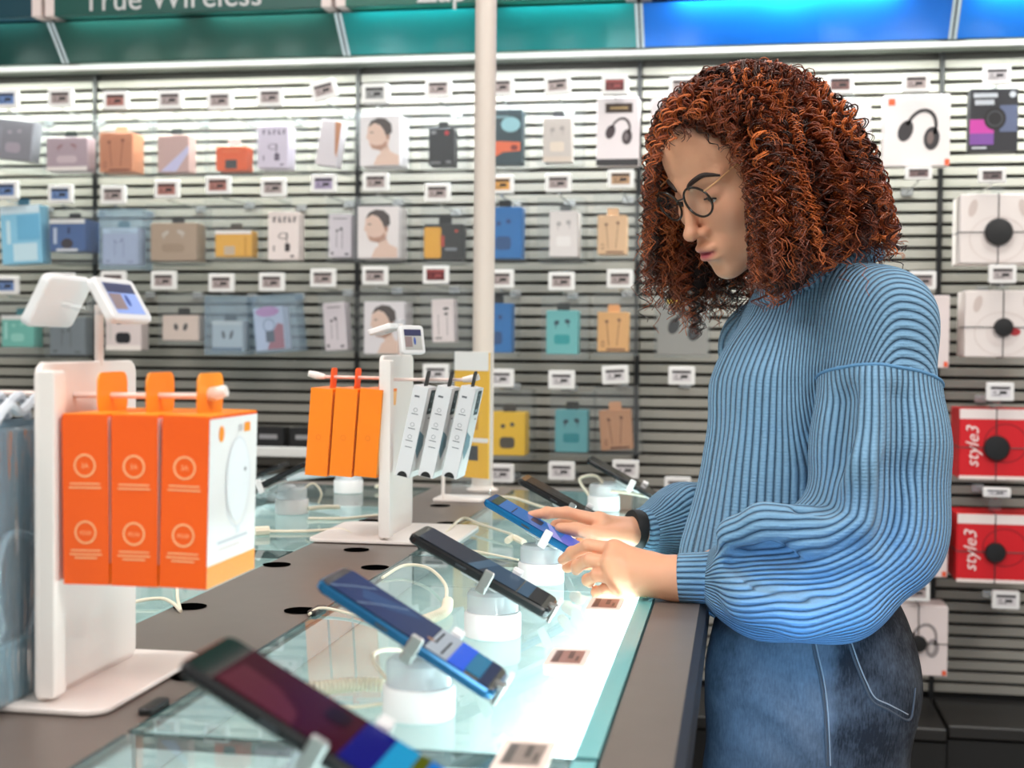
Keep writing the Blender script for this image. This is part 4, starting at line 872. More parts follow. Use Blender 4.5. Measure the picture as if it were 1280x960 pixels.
# yellow product in a clear holder beside the column
e = empty('sign_holder', (at_y(590, 500, 2.66).x, 2.66, TZ), label='clear upright holder with a yellow printed card beside the white column', cat='holder')
a = at_y(567, 440, 2.66); b = at_y(597, 612, 2.66)
w, h = .075, a.z-TZ-.004
Mh = T(0, 0, h/2+.004) @ RZ(1.05)
MB().box((0, 0, 0), (.010, w*1.3, h), Mh).build('clear_sleeve', clear_case, e)
cy = cm((238, 180, 40))
MB().use(cy).box((0, 0, .02), (.004, w*1.2, h*.86), Mh).build('yellow_card', None, e)
g = MB(); Mf = Mh @ T(-.0025, 0, .02) @ RZ(-PI/2) @ FRONT.copy()
Mf = Mh @ T(0, -w*.6-.0006, .02) @ FRONT
Ms = Mh @ T(.0026, 0, .02) @ RZ(PI/2) @ RX(PI/2)
for M_ in (Ms, Mh @ T(-.0026, 0, .02) @ RZ(-PI/2) @ RX(PI/2)):
    g.use(cm((240, 234, 230))).rect(0, h*.37, w*1.2, h*.13, M_); g.rect(0, -h*.17, w*1.2, h*.03, M_); g.use(cm((60, 60, 64))).rect(0, -h*.26, w*.5, h*.10, M_); g.use(cm((200, 140, 40))).rect(0, .0, w*.5, h*.2, M_)
g.build('card_print', None, e)
MB().rbox(.10, .09, .004, .008, T(-.02, 0, .0022), 3).build('foot_plate', acr_white, e)
p0 = at_y(561, 500, 2.60); 
MB().tube([(-.050, -.035, .004), (-.050, -.035, .12)], .0035, 10).build('support_rod', acr_white, e)
# ================================================================== the woman: volume modelling helpers
class Vol:
    """signed distance field on a rectilinear grid, meshed with surface nets"""
    def __init__(s, xs, ys, zs):
        s.ax = [np.asarray(a, np.float32) for a in (xs, ys, zs)]
        s.D = np.full([len(a) for a in s.ax], .2, np.float32)
        s.ops = []
    def _sub(s, c, R):
        sl = []
        for a, v in zip(s.ax, c):
            i0 = max(0, np.searchsorted(a, v-R)-1); i1 = min(len(a), np.searchsorted(a, v+R)+1)
            sl.append(slice(i0, i1))
        X = s.ax[0][sl[0]][:, None, None]; Y = s.ax[1][sl[1]][None, :, None]; Z = s.ax[2][sl[2]][None, None, :]
        return tuple(sl), X, Y, Z
    def _put(s, sl, d, k, sub):
        a = s.D[sl]
        if sub:
            d = -d
            h = np.clip(.5+.5*(d-a)/k, 0, 1)
            s.D[sl] = a+(d-a)*h+k*h*(1-h)
        else:
            h = np.clip(.5+.5*(a-d)/k, 0, 1)
            s.D[sl] = a+(d-a)*h-k*h*(1-h)
    def cone(s, a, b, ra, rb, k=.01, sub=False, flat=None):
        """round cone from a to b"""
        a = np.array(a, float); b = np.array(b, float); c = (a+b)/2
        R = np.linalg.norm(b-a)/2+max(ra, rb)+.045
        sl, X, Y, Z = s._sub(c, R); ab = b-a; L2 = max(1e-12, ab@ab)
        t = np.clip(((X-a[0])*ab[0]+(Y-a[1])*ab[1]+(Z-a[2])*ab[2])/L2, 0, 1)
        dx = X-a[0]-t*ab[0]; dy = Y-a[1]-t*ab[1]; dz = Z-a[2]-t*ab[2]
        s._put(sl, np.sqrt(dx*dx+dy*dy+dz*dz)-(ra+(rb-ra)*t), k, sub)
    def chain(s, pts, rs, k=.01, sub=False):
        for i in range(len(pts)-1): s.cone(pts[i], pts[i+1], rs[i], rs[i+1], k, sub)
    def ell(s, c, r, B=None, k=.01, sub=False):
        """ellipsoid, B = 3x3 rows are its axes"""
        c = np.array(c, float); B = np.eye(3) if B is None else np.array(B, float)
        sl, X, Y, Z = s._sub(c, max(r)+.045)
        dx = X-c[0]; dy = Y-c[1]; dz = Z-c[2]
        q = [B[i][0]*dx+B[i][1]*dy+B[i][2]*dz for i in range(3)]
        k0 = np.sqrt(sum((q[i]/r[i])**2 for i in range(3))); k1 = np.sqrt(sum((q[i]/r[i]**2)**2 for i in range(3)))+1e-9
        s._put(sl, k0*(k0-1)/k1, k, sub)
    def sample(s, p):
        idx = []; fr = []
        for a, v in zip(s.ax, p):
            i = int(np.clip(np.searchsorted(a, v)-1, 0, len(a)-2)); idx.append(i); fr.append(float(np.clip((v-a[i])/(a[i+1]-a[i]), 0, 1)))
        d = 0.
        for q in range(8):
            w = 1.; ii = []
            for ax in range(3):
                b = (q >> ax) & 1; w *= fr[ax] if b else 1-fr[ax]; ii.append(idx[ax]+b)
            d += w*float(s.D[tuple(ii)])
        return d
    def march(s, o, d, t0=0., t1=1., n=400):
        """first surface point on the line o + t d"""
        o = np.array(o, float); d = np.array(d, float); prev = None
        for i in range(n+1):
            t = t0+(t1-t0)*i/n; v = s.sample(o+d*t)
            if v < 0:
                if prev is None: return o+d*t
                tp, vp = prev; t = tp+(t-tp)*vp/(vp-v); return o+d*t
            prev = (t, v)
        return None
    def mesh(s):
        D = s.D; ins = D < 0; n = D.shape
        c = [ins[i:n[0]-1+i, j:n[1]-1+j, k:n[2]-1+k] for i in (0, 1) for j in (0, 1) for k in (0, 1)]
        cnt = np.zeros([v-1 for v in n], np.int8)
        for q in c: cnt += q
        act = np.argwhere((cnt > 0) & (cnt < 8)); m = len(act)
        vid = np.full([v-1 for v in n], -1, np.int32); vid[tuple(act.T)] = np.arange(m)
        cor = [(i, j, k) for i in (0, 1) for j in (0, 1) for k in (0, 1)]
        val = [D[act[:, 0]+i, act[:, 1]+j, act[:, 2]+k] for i, j, k in cor]
        acc = np.zeros((m, 3)); num = np.zeros(m)
        for a in range(8):
            for b in range(a+1, 8):
                df = [cor[b][q]-cor[a][q] for q in range(3)]
                if sum(abs(x) for x in df) != 1: continue
                x = (val[a] < 0) != (val[b] < 0)
                t = np.where(x, val[a]/np.where(x, val[a]-val[b], 1), 0)
                for q in range(3): acc[:, q] += np.where(x, cor[a][q]+t*df[q], 0)
                num += x
        acc /= num[:, None]
        P = np.zeros((m, 3))
        for q in range(3):
            A = s.ax[q]; lo = A[act[:, q]]; P[:, q] = lo+(A[act[:, q]+1]-lo)*acc[:, q]
        F = []
        for ax in range(3):
            o1, o2 = [(1, 2), (2, 0), (0, 1)][ax]
            sl0 = [slice(None)]*3; sl1 = [slice(None)]*3; sl0[ax] = slice(0, -1); sl1[ax] = slice(1, None)
            for q in (o1, o2):
                sl0[q] = slice(1, -1); sl1[q] = slice(1, -1)
            A = ins[tuple(sl0)]; B_ = ins[tuple(sl1)]
            e = np.argwhere(A != B_); sgn = A[tuple(e.T)]
            base = e.copy(); base[:, o1] += 1; base[:, o2] += 1
            def cell(d1, d2):
                z = base.copy(); z[:, o1] += d1; z[:, o2] += d2; return vid[tuple(z.T)]
            q4 = np.stack([cell(-1, -1), cell(0, -1), cell(0, 0), cell(-1, 0)], 1)
            q4[~sgn] = q4[~sgn][:, ::-1]; F.append(q4)
        F = np.concatenate(F); F = F[(F >= 0).all(1)]
        return P, F

def relax(P, F, it=2, lam=.5):
    e = np.concatenate([F[:, [0, 1]], F[:, [1, 2]], F[:, [2, 3]], F[:, [3, 0]]])
    for _ in range(it):
        S_ = np.zeros_like(P); n = np.zeros(len(P))
        for q in range(3):
            S_[:, q] = np.bincount(e[:, 0], P[e[:, 1], q], len(P))+np.bincount(e[:, 1], P[e[:, 0], q], len(P))
        n = np.bincount(e[:, 0], minlength=len(P))+np.bincount(e[:, 1], minlength=len(P))
        P = P+lam*(S_/np.maximum(n, 1)[:, None]-P)
    return P

def np_mesh(name, P, F, mats, parent=None, smooth=True, attrs=None, mi=None):
    me = bpy.data.meshes.new(name); P = np.asarray(P, np.float32); F = np.asarray(F, np.int32); k = F.shape[1]
    me.vertices.add(len(P)); me.vertices.foreach_set('co', P.ravel())
    me.loops.add(F.size); me.loops.foreach_set('vertex_index', F.ravel())
    me.polygons.add(len(F)); me.polygons.foreach_set('loop_start', np.arange(0, F.size, k, dtype=np.int32)); me.polygons.foreach_set('loop_total', np.full(len(F), k, np.int32))
    for m in mats: me.materials.append(m)
    if mi is not None: me.polygons.foreach_set('material_index', mi)
    me.polygons.foreach_set('use_smooth', np.full(len(F), smooth, bool))
    for an, (typ, arr) in (attrs or {}).items():
        at = me.attributes.new(an, typ, 'POINT')
        at.data.foreach_set('color' if typ == 'FLOAT_COLOR' else 'value', np.asarray(arr, np.float32).ravel())
    me.update(); me.validate()
    o = bpy.data.objects.new(name, me); COL.objects.link(o)
    if parent: o.parent = parent
    return o
def grid(a, b, fine, h, H):
    """coarse spacing H, fine spacing h inside the intervals given"""
    v = [a]
    while v[-1] < b:
        st = h if any(f0-H <= v[-1] <= f1 for f0, f1 in fine) else H
        v.append(v[-1]+st)
    return np.array(v)
def D_(px, py, d): return np.array(at_d(px, py, d))

# ------------------------------------------------------------------ her pose
HO = D_(929, 211, 1.75)                                        # head centre at eye level
cu, cv, cw = np.array(_r0), np.array((0, 0, 1.)), np.array((-math.sin(_yaw), math.cos(_yaw), 0))
hy, hp = math.radians(62), math.radians(28)
fh = -math.sin(hy)*cu-math.cos(hy)*cw
HF = math.cos(hp)*fh-math.sin(hp)*cv                           # face forward
HU = math.sin(hp)*fh+math.cos(hp)*cv                           # crown
HR = np.cross(HF, HU)                                          # her right (far side)
HB = np.array([HF, HU, HR])
def H(f, h, r): return HO+HF*f+HU*h+HR*r

neck0 = H(-.020, -.085, 0); neck1 = D_(1012, 372, 1.80)
shL, shR = D_(1088, 420, 1.70), D_(965, 425, 1.92)
elL, wrL = D_(1092, 690, 1.635), D_(846, 723, 1.655)
elR, wrR = D_(925, 660, 1.955), D_(800, 663, 1.885)
pel = D_(1008, 830, 1.80); hipL, hipR = D_(1008, 860, 1.735), D_(1005, 855, 1.875)
knL, knR = D_(995, 1250, 1.735), D_(990, 1240, 1.875)
anL = np.array([knL[0]+.03, knL[1]-.01, .09]); anR = np.array([knR[0]+.03, knR[1]+.01, .09])

V = Vol(grid(-.34, .46, [(-.30, -.04), (HO[0]-.105, HO[0]+.06)], .0021, .012), grid(1.52, 2.06, [(1.60, 1.90)], .0023, .012), grid(-.02, 1.62, [(.925, 1.025), (HO[2]-.16, HO[2]+.13)], .0021, .014))
# trunk and legs (under the clothes)
V.ell(pel+np.array((0, 0, .02)), (.105, .135, .11), None, .03)
V.cone(pel, D_(1015, 640, 1.80), .10, .085, .04); V.cone(D_(1015, 640, 1.80), D_(1012, 500, 1.80), .085, .10, .04)
V.cone(shL, shR, .048, .048, .04); V.cone(D_(1012, 500, 1.80), (shL+shR)/2, .10, .07, .04)
for h_, k_, a_ in ((hipL, knL, anL), (hipR, knR, anR)):
    V.chain([h_, k_, k_*.45+a_*.55, a_], [.088, .055, .047, .034], .03)
    V.cone(a_+np.array((.012, 0, -.052)), a_+np.array((-.14, 0, -.066)), .030, .018, .03)
V.chain([shL, elL, wrL*.75+elL*.25, wrL], [.046, .032, .0265, .0225], .02); V.chain([shR, elR, wrR*.75+elR*.25, wrR], [.046, .026, .0200, .0180], .008)
# neck and head
V.cone(neck1, neck0, .050, .050, .03); V.cone((neck1), (shL+shR)/2+np.array((0, 0, -.03)), .055, .06, .05)
E_ = lambda c, r, k=.012, sub=False: V.ell(H(*c), r, HB, k, sub)
E_((-.012, .035, 0), (.098, .088, .074), .02)
E_((.032, -.030, 0), (.063, .082, .058), .025)
E_((.040, -.074, 0), (.052, .038, .044), .02)
E_((.079, -.101, 0), (.0165, .0155, .018), .022)
E_((.048, .045, 0), (.048, .052, .058), .02)
for s in (-1, 1):
    E_((.053, -.026, s*.041), (.032, .024, .022), .024)
    V.cone(H(.090, .017, s*.010), H(.073, .019, s*.047), .0065, .006, .014)
    E_((.099, -.001, s*.034), (.015, .012, .020), .012, True)
    E_((.0765, -.002, s*.0315), (.0138, .0132, .0150), .004)
    E_((.0915, -.0075, s*.032), (.0080, .0036, .0120), .0025, True)
    E_((.018, -.080, s*.043), (.030, .028, .014), .03)
    E_((-.005, -.012, s*.074), (.017, .030, .008), .006)
V.cone(H(.093, .012, 0), H(.1095, -.037, 0), .0056, .0080, .010)
E_((.1125, -.0400, 0), (.0100, .0092, .0102), .005)
for s in (-1, 1):
    E_((.0985, -.0435, s*.0108), (.0088, .0068, .0060), .006)
    E_((.1035, -.0505, s*.0068), (.0055, .0042, .0034), .002, True)
E_((.086, -.070, 0), (.016, .020, .026), .012)
E_((.0998, -.0645, 0), (.0088, .0064, .0195), .0045)
for s in (-1, 1): E_((.1030, -.0640, s*.0052), (.0048, .0044, .0062), .003)
E_((.0990, -.0785, 0), (.0095, .0078, .0175), .0045)
E_((.1050, -.0708, 0), (.0090, .0011, .0185), .0018, True)
E_((.107, -.0915, 0), (.012, .0075, .018), .012, True)

# hands --------------------------------------------------------------
def hand(wr, palm, fingers, thumb):
    """palm: chain of (point, radius) blended flat; fingers: chains of joints, each with its own radii"""
    for (p, q, r1, r2) in palm: V.cone(p, q, r1, r2, .012)
    for pts, rs in fingers:
        V.chain(pts, rs, .0018)
        for j in pts[1:-1]: V.ell(j, (rs[1]*1.06,)*3, None, .002)
    V.chain(thumb[0], thumb[1], .005)
mcpL = [D_(768, 687, 1.672), D_(765, 704, 1.656), D_(770, 721, 1.652), D_(778, 736, 1.657)]
palmL = [(wrL, m, .0220, r) for m, r in zip(mcpL, (.0108, .0106, .0102, .0095))]+[(mcpL[i], mcpL[i+1], .0096, .0094) for i in range(3)]
palmL.append((D_(812, 712, 1.672), D_(782, 704, 1.682), .019, .0120))
fgL = [([mcpL[0], D_(735, 682, 1.690), D_(715, 691, 1.712), D_(703, 700, 1.724)], [.0098, .0083, .0075, .0062]),
       ([mcpL[1], D_(737, 700, 1.672), D_(722, 708, 1.694), D_(720, 713, 1.710)], [.0096, .0083, .0075, .0064]),
       ([mcpL[2], D_(746, 719, 1.662), D_(735, 725, 1.684), D_(738, 729, 1.702)], [.0092, .0080, .0072, .0063]),
       ([mcpL[3], D_(757, 736, 1.664), D_(746, 740, 1.680), D_(749, 743, 1.694)], [.0083, .0072, .0065, .0058])]
thL = ([D_(815, 715, 1.685), D_(770, 705, 1.716), D_(732, 702, 1.730), D_(709, 709, 1.740)], [.0150, .0112, .0094, .0074])
hand(wrL, palmL, fgL, thL)
mcpR = [D_(748, 651, 1.836), D_(746, 657, 1.852), D_(750, 664, 1.866), D_(756, 671, 1.876)]
palmR = [(wrR, m, .0130, r) for m, r in zip(mcpR, (.0108, .0104, .010, .0094))]+[(mcpR[i], mcpR[i+1], .0096, .0094) for i in range(3)]
palmR.append((D_(785, 668, 1.862), D_(762, 668, 1.842), .018, .0125))
fgR = [([mcpR[0], D_(708, 641, 1.822), D_(684, 641, 1.812), D_(664, 644, 1.804)], [.0098, .0083, .0074, .0060]),
       ([mcpR[1], D_(712, 651, 1.850), D_(696, 657, 1.840), D_(690, 663, 1.830)], [.0096, .0083, .0074, .0063]),
       ([mcpR[2], D_(718, 664, 1.864), D_(708, 673, 1.852), D_(711, 679, 1.840)], [.0092, .0080, .0072, .0063]),
       ([mcpR[3], D_(728, 674, 1.874), D_(719, 683, 1.862), D_(722, 688, 1.852)], [.0083, .0072, .0065, .0058])]
thR = ([D_(784, 668, 1.85), D_(746, 668, 1.820), D_(720, 662, 1.806), D_(700, 660, 1.796)], [.0145, .0108, .0090, .0070])
hand(wrR, palmR, fgR, thR)
P, F = V.mesh()
P = relax(P, F, 1, .35)
# natural colouring of the skin: lips, brow-line warmth, knuckles
Q = (P-HO) @ HB.T
col = np.tile(np.array(lin((226, 166, 132))), (len(P), 1))
def blend(w, c): 
    global col
    w = np.clip(w, 0, 1)[:, None]; col = col*(1-w)+np.array(lin(c))*w
fq = ((Q[:, 0]-.14)/.12)**2+((Q[:, 1]+.03)/.116)**2+(Q[:, 2]/.13)**2
blend(np.clip((fq-1.10)/.30, 0, 1)*np.clip((Q[:, 1]-.0+.4*np.clip(-Q[:, 0], 0, .1))/.02, 0, 1)*((Q**2).sum(1) < .03), (52, 26, 16))   # scalp between the roots
def bell(c, r): return np.exp(-(((Q-np.array(c))/np.array(r))**2).sum(1))
blend(bell((.100, -.0715, 0), (.016, .0125, .0190))*2.2-.75, (184, 86, 96))
blend(bell((.105, -.046, 0), (.02, .012, .018))*.40, (206, 122, 98))
for s in (-1, 1):
    blend(bell((.07, -.035, s*.045), (.03, .022, .02))*.30, (208, 130, 108)); blend(bell((.085, .004, s*.033), (.014, .009, .018))*.45, (150, 100, 84))
for pts, rs in fgL+fgR:
    w = np.exp(-((P-pts[1])**2).sum(1)/.008**2)*.30+np.exp(-((P-pts[-1])**2).sum(1)/.009**2)*.30; blend(w, (206, 120, 104))
skin = bpy.data.materials.new('skin'); skin.use_nodes = True
nt = skin.node_tree; b_ = nt.nodes['Principled BSDF']; at_ = nt.nodes.new('ShaderNodeAttribute'); at_.attribute_name = 'tint'
nt.links.new(at_.outputs['Color'], b_.inputs['Base Color']); b_.inputs['Roughness'].default_value = .46; b_.inputs['Specular IOR Level'].default_value = .4
b_.inputs['Subsurface Weight'].default_value = .10; b_.inputs['Subsurface Radius'].default_value = (.010, .004, .002); b_.inputs['Subsurface Scale'].default_value = .6
nz = nt.nodes.new('ShaderNodeTexNoise'); nz.inputs['Scale'].default_value = 420; bp_ = nt.nodes.new('ShaderNodeBump'); bp_.inputs['Strength'].default_value = .12; bp_.inputs['Distance'].default_value = .001
nt.links.new(nz.outputs['Fac'], bp_.inputs['Height']); nt.links.new(bp_.outputs[0], b_.inputs['Normal'])
woman = empty('person', (pel[0], pel[1], 0), label='person with curly auburn hair and glasses in a blue ribbed jumper tapping a phone', cat='person')
WP = -np.array((pel[0], pel[1], 0))
body = np_mesh('body', P+WP, F, [skin], woman, True, {'tint': ('FLOAT_COLOR', np.concatenate([col, np.ones((len(P), 1))], 1))})
def wl(p): return tuple(np.array(p)+WP)

# eyes, brows, lashes
for s in (-1, 1):
    M4 = Matrix.Identity(4)
    for i, a in enumerate((HF, HU, HR)):
        for j in range(3): M4[j][i] = a[j]
    M4.translation = Vector(wl(H(.0768, -.002, s*.0315)))
    look = RZ(-.32)          # looking down
    mb = MB().use(mat('eye_white', (226, 216, 210), .15))
    n_ = 20; rr = .0129; sec = []
    prof = [(rr*math.sin(t), rr*math.cos(t)) for t in np.linspace(.001, PI, 15)]
    mb.lathe(prof, n_, M4 @ look @ RY(PI/2), False)
    mb.use(mat('iris_brown', (44, 28, 20), .1)); mb.lathe([(.0001, rr+.0006), (.003, rr+.0004), (.0056, rr-.0012), (.0058, rr-.0020)], 20, M4 @ look @ RY(PI/2), False)
    mb.build('eye', None, woman, True)
def on_face(h, r, out=.0006):
    p = V.march(H(.15, h, r), -HF, 0, .12, 300)
    return (p if p is not None else H(.08, h, r))+HF*out
brow_m = mat('brow_hair', (46, 28, 22), .6)
for s in (-1, 1):
    ks = [(.0150, .012), (.0205, .018), (.0245, .028), (.0262, .037), (.0230, .047), (.0190, .054)]
    pts = [wl(on_face(h, s*r, .0002)) for h, r in ks]
    MB().tube(spline(pts, 5), [(.0014+.0022*math.sin(PI*min(1, .18+.82*i/25)))*.95 for i in range(26)], 8).build('eyebrow', brow_m, woman, True)
    ks = [(-.0048, .0205), (-.0040, .027), (-.0044, .034), (-.0056, .0395), (-.0066, .042)]
    pts = [wl(on_face(h, s*r, .0012)) for h, r in ks]
    MB().tube(spline(pts, 5), .0011, 6).build('eyelash', mat('lash_black', (20, 14, 12), .6), woman, True)

# glasses: dark oval rims, golden temples
gl = MB(); rim = mat('rim_tortoise', (40, 28, 22), .2); gold = mat('temple_gold', (232, 178, 128), .3, .4)
def lens_pt(s, a, k=1., fo=0.):
    x, y = .0235*math.cos(a)*k, .0205*math.sin(a)*k
    return H(.1065+fo-.10*abs(x+0)*.0+.12*y-.16*max(0, -s*0+x)*1.0, -.001+y, s*(.0305+x))
glasses = MB()
for s in (-1, 1):
    ring_p = [wl(lens_pt(s, 2*PI*i/28)) for i in range(29)]
    glasses.tube(ring_p, .0015, 8, False)
glasses.tube(spline([wl(lens_pt(-1, PI*.88)), wl(H(.1105, .006, 0)), wl(lens_pt(1, PI*.88))], 6), .0011, 8)
go = glasses.build('glasses', rim, woman, True)
for s in (-1, 1):
    mb = MB(); mb.add([wl(lens_pt(s, 2*PI*i/28, .97)) for i in range(28)], [tuple(range(28))]); mb.build('lens', clear_mat('spectacle_lens', (244, 246, 246), .02, .02, 1.4), go)
    MB().tube(spline([wl(lens_pt(s, .62)), wl(H(.096, .016, s*.0640)), wl(H(.045, .026, s*.0715)), wl(H(.0, .022, s*.0775)), wl(H(-.02, .005, s*.078))], 6), .0012, 8).build('temple_arm', gold, go, True)

# ------------------------------------------------------------------ jumper
def noise3(P, f, seed):
    r = np.random.default_rng(seed); out = np.zeros(len(P))
    for _ in range(7):
        k = r.normal(size=3); k = k/np.linalg.norm(k)*f*r.uniform(.6, 1.5); out += np.sin(P @ k+r.uniform(0, 6.28))
    return out/7
def bone_angle(P, pts, up):
    """arclength and angle of points round a polyline (blended frames)"""
    pts = np.array(pts); n = len(pts)-1; best = np.full(len(P), 1e9); ang = np.zeros(len(P)); arc = np.zeros(len(P)); rad = np.zeros(len(P))
    tg = [(pts[i+1]-pts[i]) for i in range(n)]; Ls = [np.linalg.norm(t) for t in tg]; tg = [t/l for t, l in zip(tg, Ls)]
    fr = []; u = np.array(up, float)
    for t in tg:
        u = u-t*(u@t); u /= np.linalg.norm(u); fr.append(u.copy())
    acc = 0
    for i in range(n):
        t = np.clip((P-pts[i])@tg[i], 0, Ls[i]); q = P-pts[i]-t[:, None]*tg[i]; d = np.linalg.norm(q, axis=1)
        v = np.cross(tg[i], fr[i]); a = np.arctan2(q@v, q@fr[i])
        m = d < best; best[m] = d[m]; ang[m] = a[m]; arc[m] = (acc+t)[m]; acc += Ls[i]
    return arc, ang, best

hs = .0034
parts = []
# trunk
T_ = Vol(np.arange(-.16, .46, hs), np.arange(1.55, 2.10, hs), np.arange(.86, 1.36, hs))
ax_ = cu
nb = D_(1032, 352, 1.795)
T_.cone(D_(1040, 368, 1.79), D_(1098, 405, 1.685), .054, .066, .04)
T_.cone(D_(1020, 372, 1.80), D_(958, 432, 1.915), .052, .062, .04)
T_.cone(D_(1098, 405, 1.685), D_(1098, 470, 1.67), .066, .070, .03)
T_.cone(D_(990, 405, 1.80), D_(982, 490, 1.785), .058, .088, .05)
T_.cone(D_(1060, 410, 1.795), D_(1062, 520, 1.80), .075, .105, .05)
T_.cone(D_(982, 490, 1.785), D_(977, 620, 1.79), .088, .098, .05)
T_.cone(D_(1062, 520, 1.80), D_(1035, 705, 1.80), .105, .100, .05)
T_.cone(D_(974, 610, 1.79), D_(930, 700, 1.79), .094, .076, .05)
T_.cone(D_(930, 700, 1.79), D_(1000, 728, 1.80), .070, .092, .05)
T_.cone(D_(964, 440, 1.925), D_(962, 540, 1.96), .066, .062, .03)
# soft drapes falling from the chest to the waist
for x0, y0, x1, y1, dd in ((985, 470, 945, 680, 1.70), (1010, 520, 985, 690, 1.68), (955, 480, 905, 690, 1.72), (1020, 430, 1000, 520, 1.70)):
    T_.cone(D_(x0, y0, dd), D_(x1, y1, dd+.005), .010, .016, .035)
T_.cone(D_(1030, 480, 1.655), D_(1018, 600, 1.65), .006, .010, .03, True)
Pt, Ft = T_.mesh()
Pt = Pt+0
Pt = relax(Pt, Ft, 3, .5)
# ribs of the trunk: planes across the shoulder line, fading to vertical wales lower down
shd = (shL-shR); shd[2] = 0; shd /= np.linalg.norm(shd)
ctr_ = np.array(D_(1010, 520, 1.80))
q = Pt-ctr_; lat = q@shd; fwd_ = q@np.cross(shd, (0, 0, 1.))
ang = np.arctan2(lat, -fwd_*1.0)
low = -ang*.118
sdir = D_(1096, 462, 1.640)-D_(1040, 352, 1.79); sdir /= np.linalg.norm(sdir)
hi = q@sdir*1.0
w = np.clip((Pt[:, 2]-1.08)/.14, 0, 1); w = w*w*(3-2*w)
wn = np.clip((Pt[:, 0]-ctr_[0]+.05)/.15, 0, 1); wn = wn*wn*(3-2*wn); w = w*wn
mz = (w > .2) & (w < .8); hi = hi-np.median((hi-low)[mz])
rib = (low*(1-w)+hi*w)/.0084
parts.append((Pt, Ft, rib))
# near sleeve
bL = [D_(1098, 448, 1.668), D_(1100, 560, 1.64), D_(1090, 665, 1.632), D_(1030, 712, 1.628), D_(960, 718, 1.635), D_(905, 722, 1.645)]
N_ = Vol(np.arange(-.07, .36, hs), np.arange(1.46, 1.86, hs), np.arange(.86, 1.30, hs))
N_.chain(bL, [.074, .077, .078, .073, .062, .034], .03)
N_.ell(D_(1112, 640, 1.64), (.056, .066, .075), None, .04)
N_.cone(D_(950, 742, 1.625), D_(1050, 738, 1.625), .050, .058, .03)
N_.cone(D_(925, 735, 1.63), D_(960, 745, 1.62), .034, .045, .02)
# fold over the inner elbow and the hollow below it
N_.chain([D_(1055, 660, 1.585), D_(1005, 658, 1.566), D_(955, 657, 1.572), D_(920, 670, 1.590), D_(914, 692, 1.602)], [.022, .026, .026, .022, .015], .008)
N_.chain([D_(925, 695, 1.575), D_(968, 697, 1.560), D_(1010, 688, 1.552)], [.010, .017, .013], .014, True)
N_.chain([D_(1000, 640, 1.56), D_(1040, 628, 1.555), D_(1052, 600, 1.57)], [.006, .010, .006], .018, True)
N_.chain([D_(1062, 660, 1.555), D_(1010, 678, 1.555), D_(985, 668, 1.56)], [.014, .013, .010], .016)
N_.chain([D_(908, 712, 1.60), D_(935, 748, 1.575), D_(1000, 768, 1.570), D_(1070, 758, 1.578)], [.012, .020, .022, .018], .025)
N_.chain([D_(915, 708, 1.588), D_(950, 724, 1.565), D_(1020, 735, 1.550), D_(1080, 715, 1.55)], [.004, .007, .008, .005], .018, True)
N_.chain([D_(1090, 480, 1.590), D_(1075, 580, 1.560), D_(1078, 650, 1.55)], [.010, .016, .010], .035)
N_.chain([D_(1055, 500, 1.60), D_(1048, 570, 1.575)], [.012, .016], .03, True)
N_.chain([D_(1125, 500, 1.575), D_(1122, 590, 1.555), D_(1110, 680, 1.55)], [.006, .009, .006], .03, True)
Pn, Fn = N_.mesh(); Pn = relax(Pn, Fn, 2, .5)
cutn = D_(1092, 560, 1.64)-D_(1098, 448, 1.668); cutn[2] *= 1.0; cutn /= np.linalg.norm(cutn)
sd = (Pn-D_(1098, 460, 1.60))@cutn                              # sleeve is sewn on below the dropped shoulder
keep = ~((sd < 0)[Fn].all(1)); Fn = Fn[keep]
st_ = np.clip(-sd/.004, 0, 1)
arc, ang, rd = bone_angle(Pn, spline(bL, 9), -cw)
parts.append((Pn, Fn, ang/(2*PI)*68))
# far sleeve
bR = [D_(962, 470, 1.965), D_(960, 600, 1.985), D_(915, 655, 1.965), D_(850, 652, 1.925), D_(818, 660, 1.90)]
R_ = Vol(np.arange(-.22, .18, hs), np.arange(1.74, 2.18, hs), np.arange(.93, 1.34, hs))
R_.chain(bR, [.066, .068, .060, .046, .034], .03)
R_.cone(D_(860, 640, 1.92), D_(905, 650, 1.94), .036, .050, .02)
R_.chain([D_(838, 630, 1.89), D_(862, 622, 1.885), D_(880, 640, 1.88)], [.012, .014, .010], .015)
R_.chain([D_(850, 640, 1.865), D_(868, 655, 1.86)], [.005, .007], .012, True)
Pr, Fr = R_.mesh(); Pr = relax(Pr, Fr, 2, .5)
arc, ang, rd = bone_angle(Pr, spline(bR, 9), -cw)
parts.append((Pr, Fr, ang/(2*PI)*54))
# cuffs and collar: ribbed bands made as tubes
def band(pts, rad, n=64, nrib=26, closed=False, up=(0, 0, 1), sq=1.):
    pts = [np.array(p, float) for p in pts]; k = len(pts); VV = []; RB = []
    u = np.array(up, float)
    for i in range(k):
        t = pts[(i+1) % k if closed else min(i+1, k-1)]-pts[(i-1) % k if closed else max(i-1, 0)]; t /= np.linalg.norm(t)
        u = u-t*(u@t); u /= np.linalg.norm(u); v = np.cross(t, u)
        for j in range(n):
            a = 2*PI*j/n; VV.append(pts[i]+(u*math.cos(a)+v*math.sin(a)*sq)*rad[i]); RB.append(nrib*min(j, n-j)*1./n*2 if not closed else nrib*min(i, k-i)/k*2)
    FF = []
    for i in range(k if closed else k-1):
        i2 = (i+1) % k
        for j in range(n): FF.append((i*n+j, i*n+(j+1) % n, i2*n+(j+1) % n, i2*n+j))
    return np.array(VV), np.array(FF), np.array(RB)
c0, c1 = D_(916, 722, 1.642), D_(848, 722, 1.655)
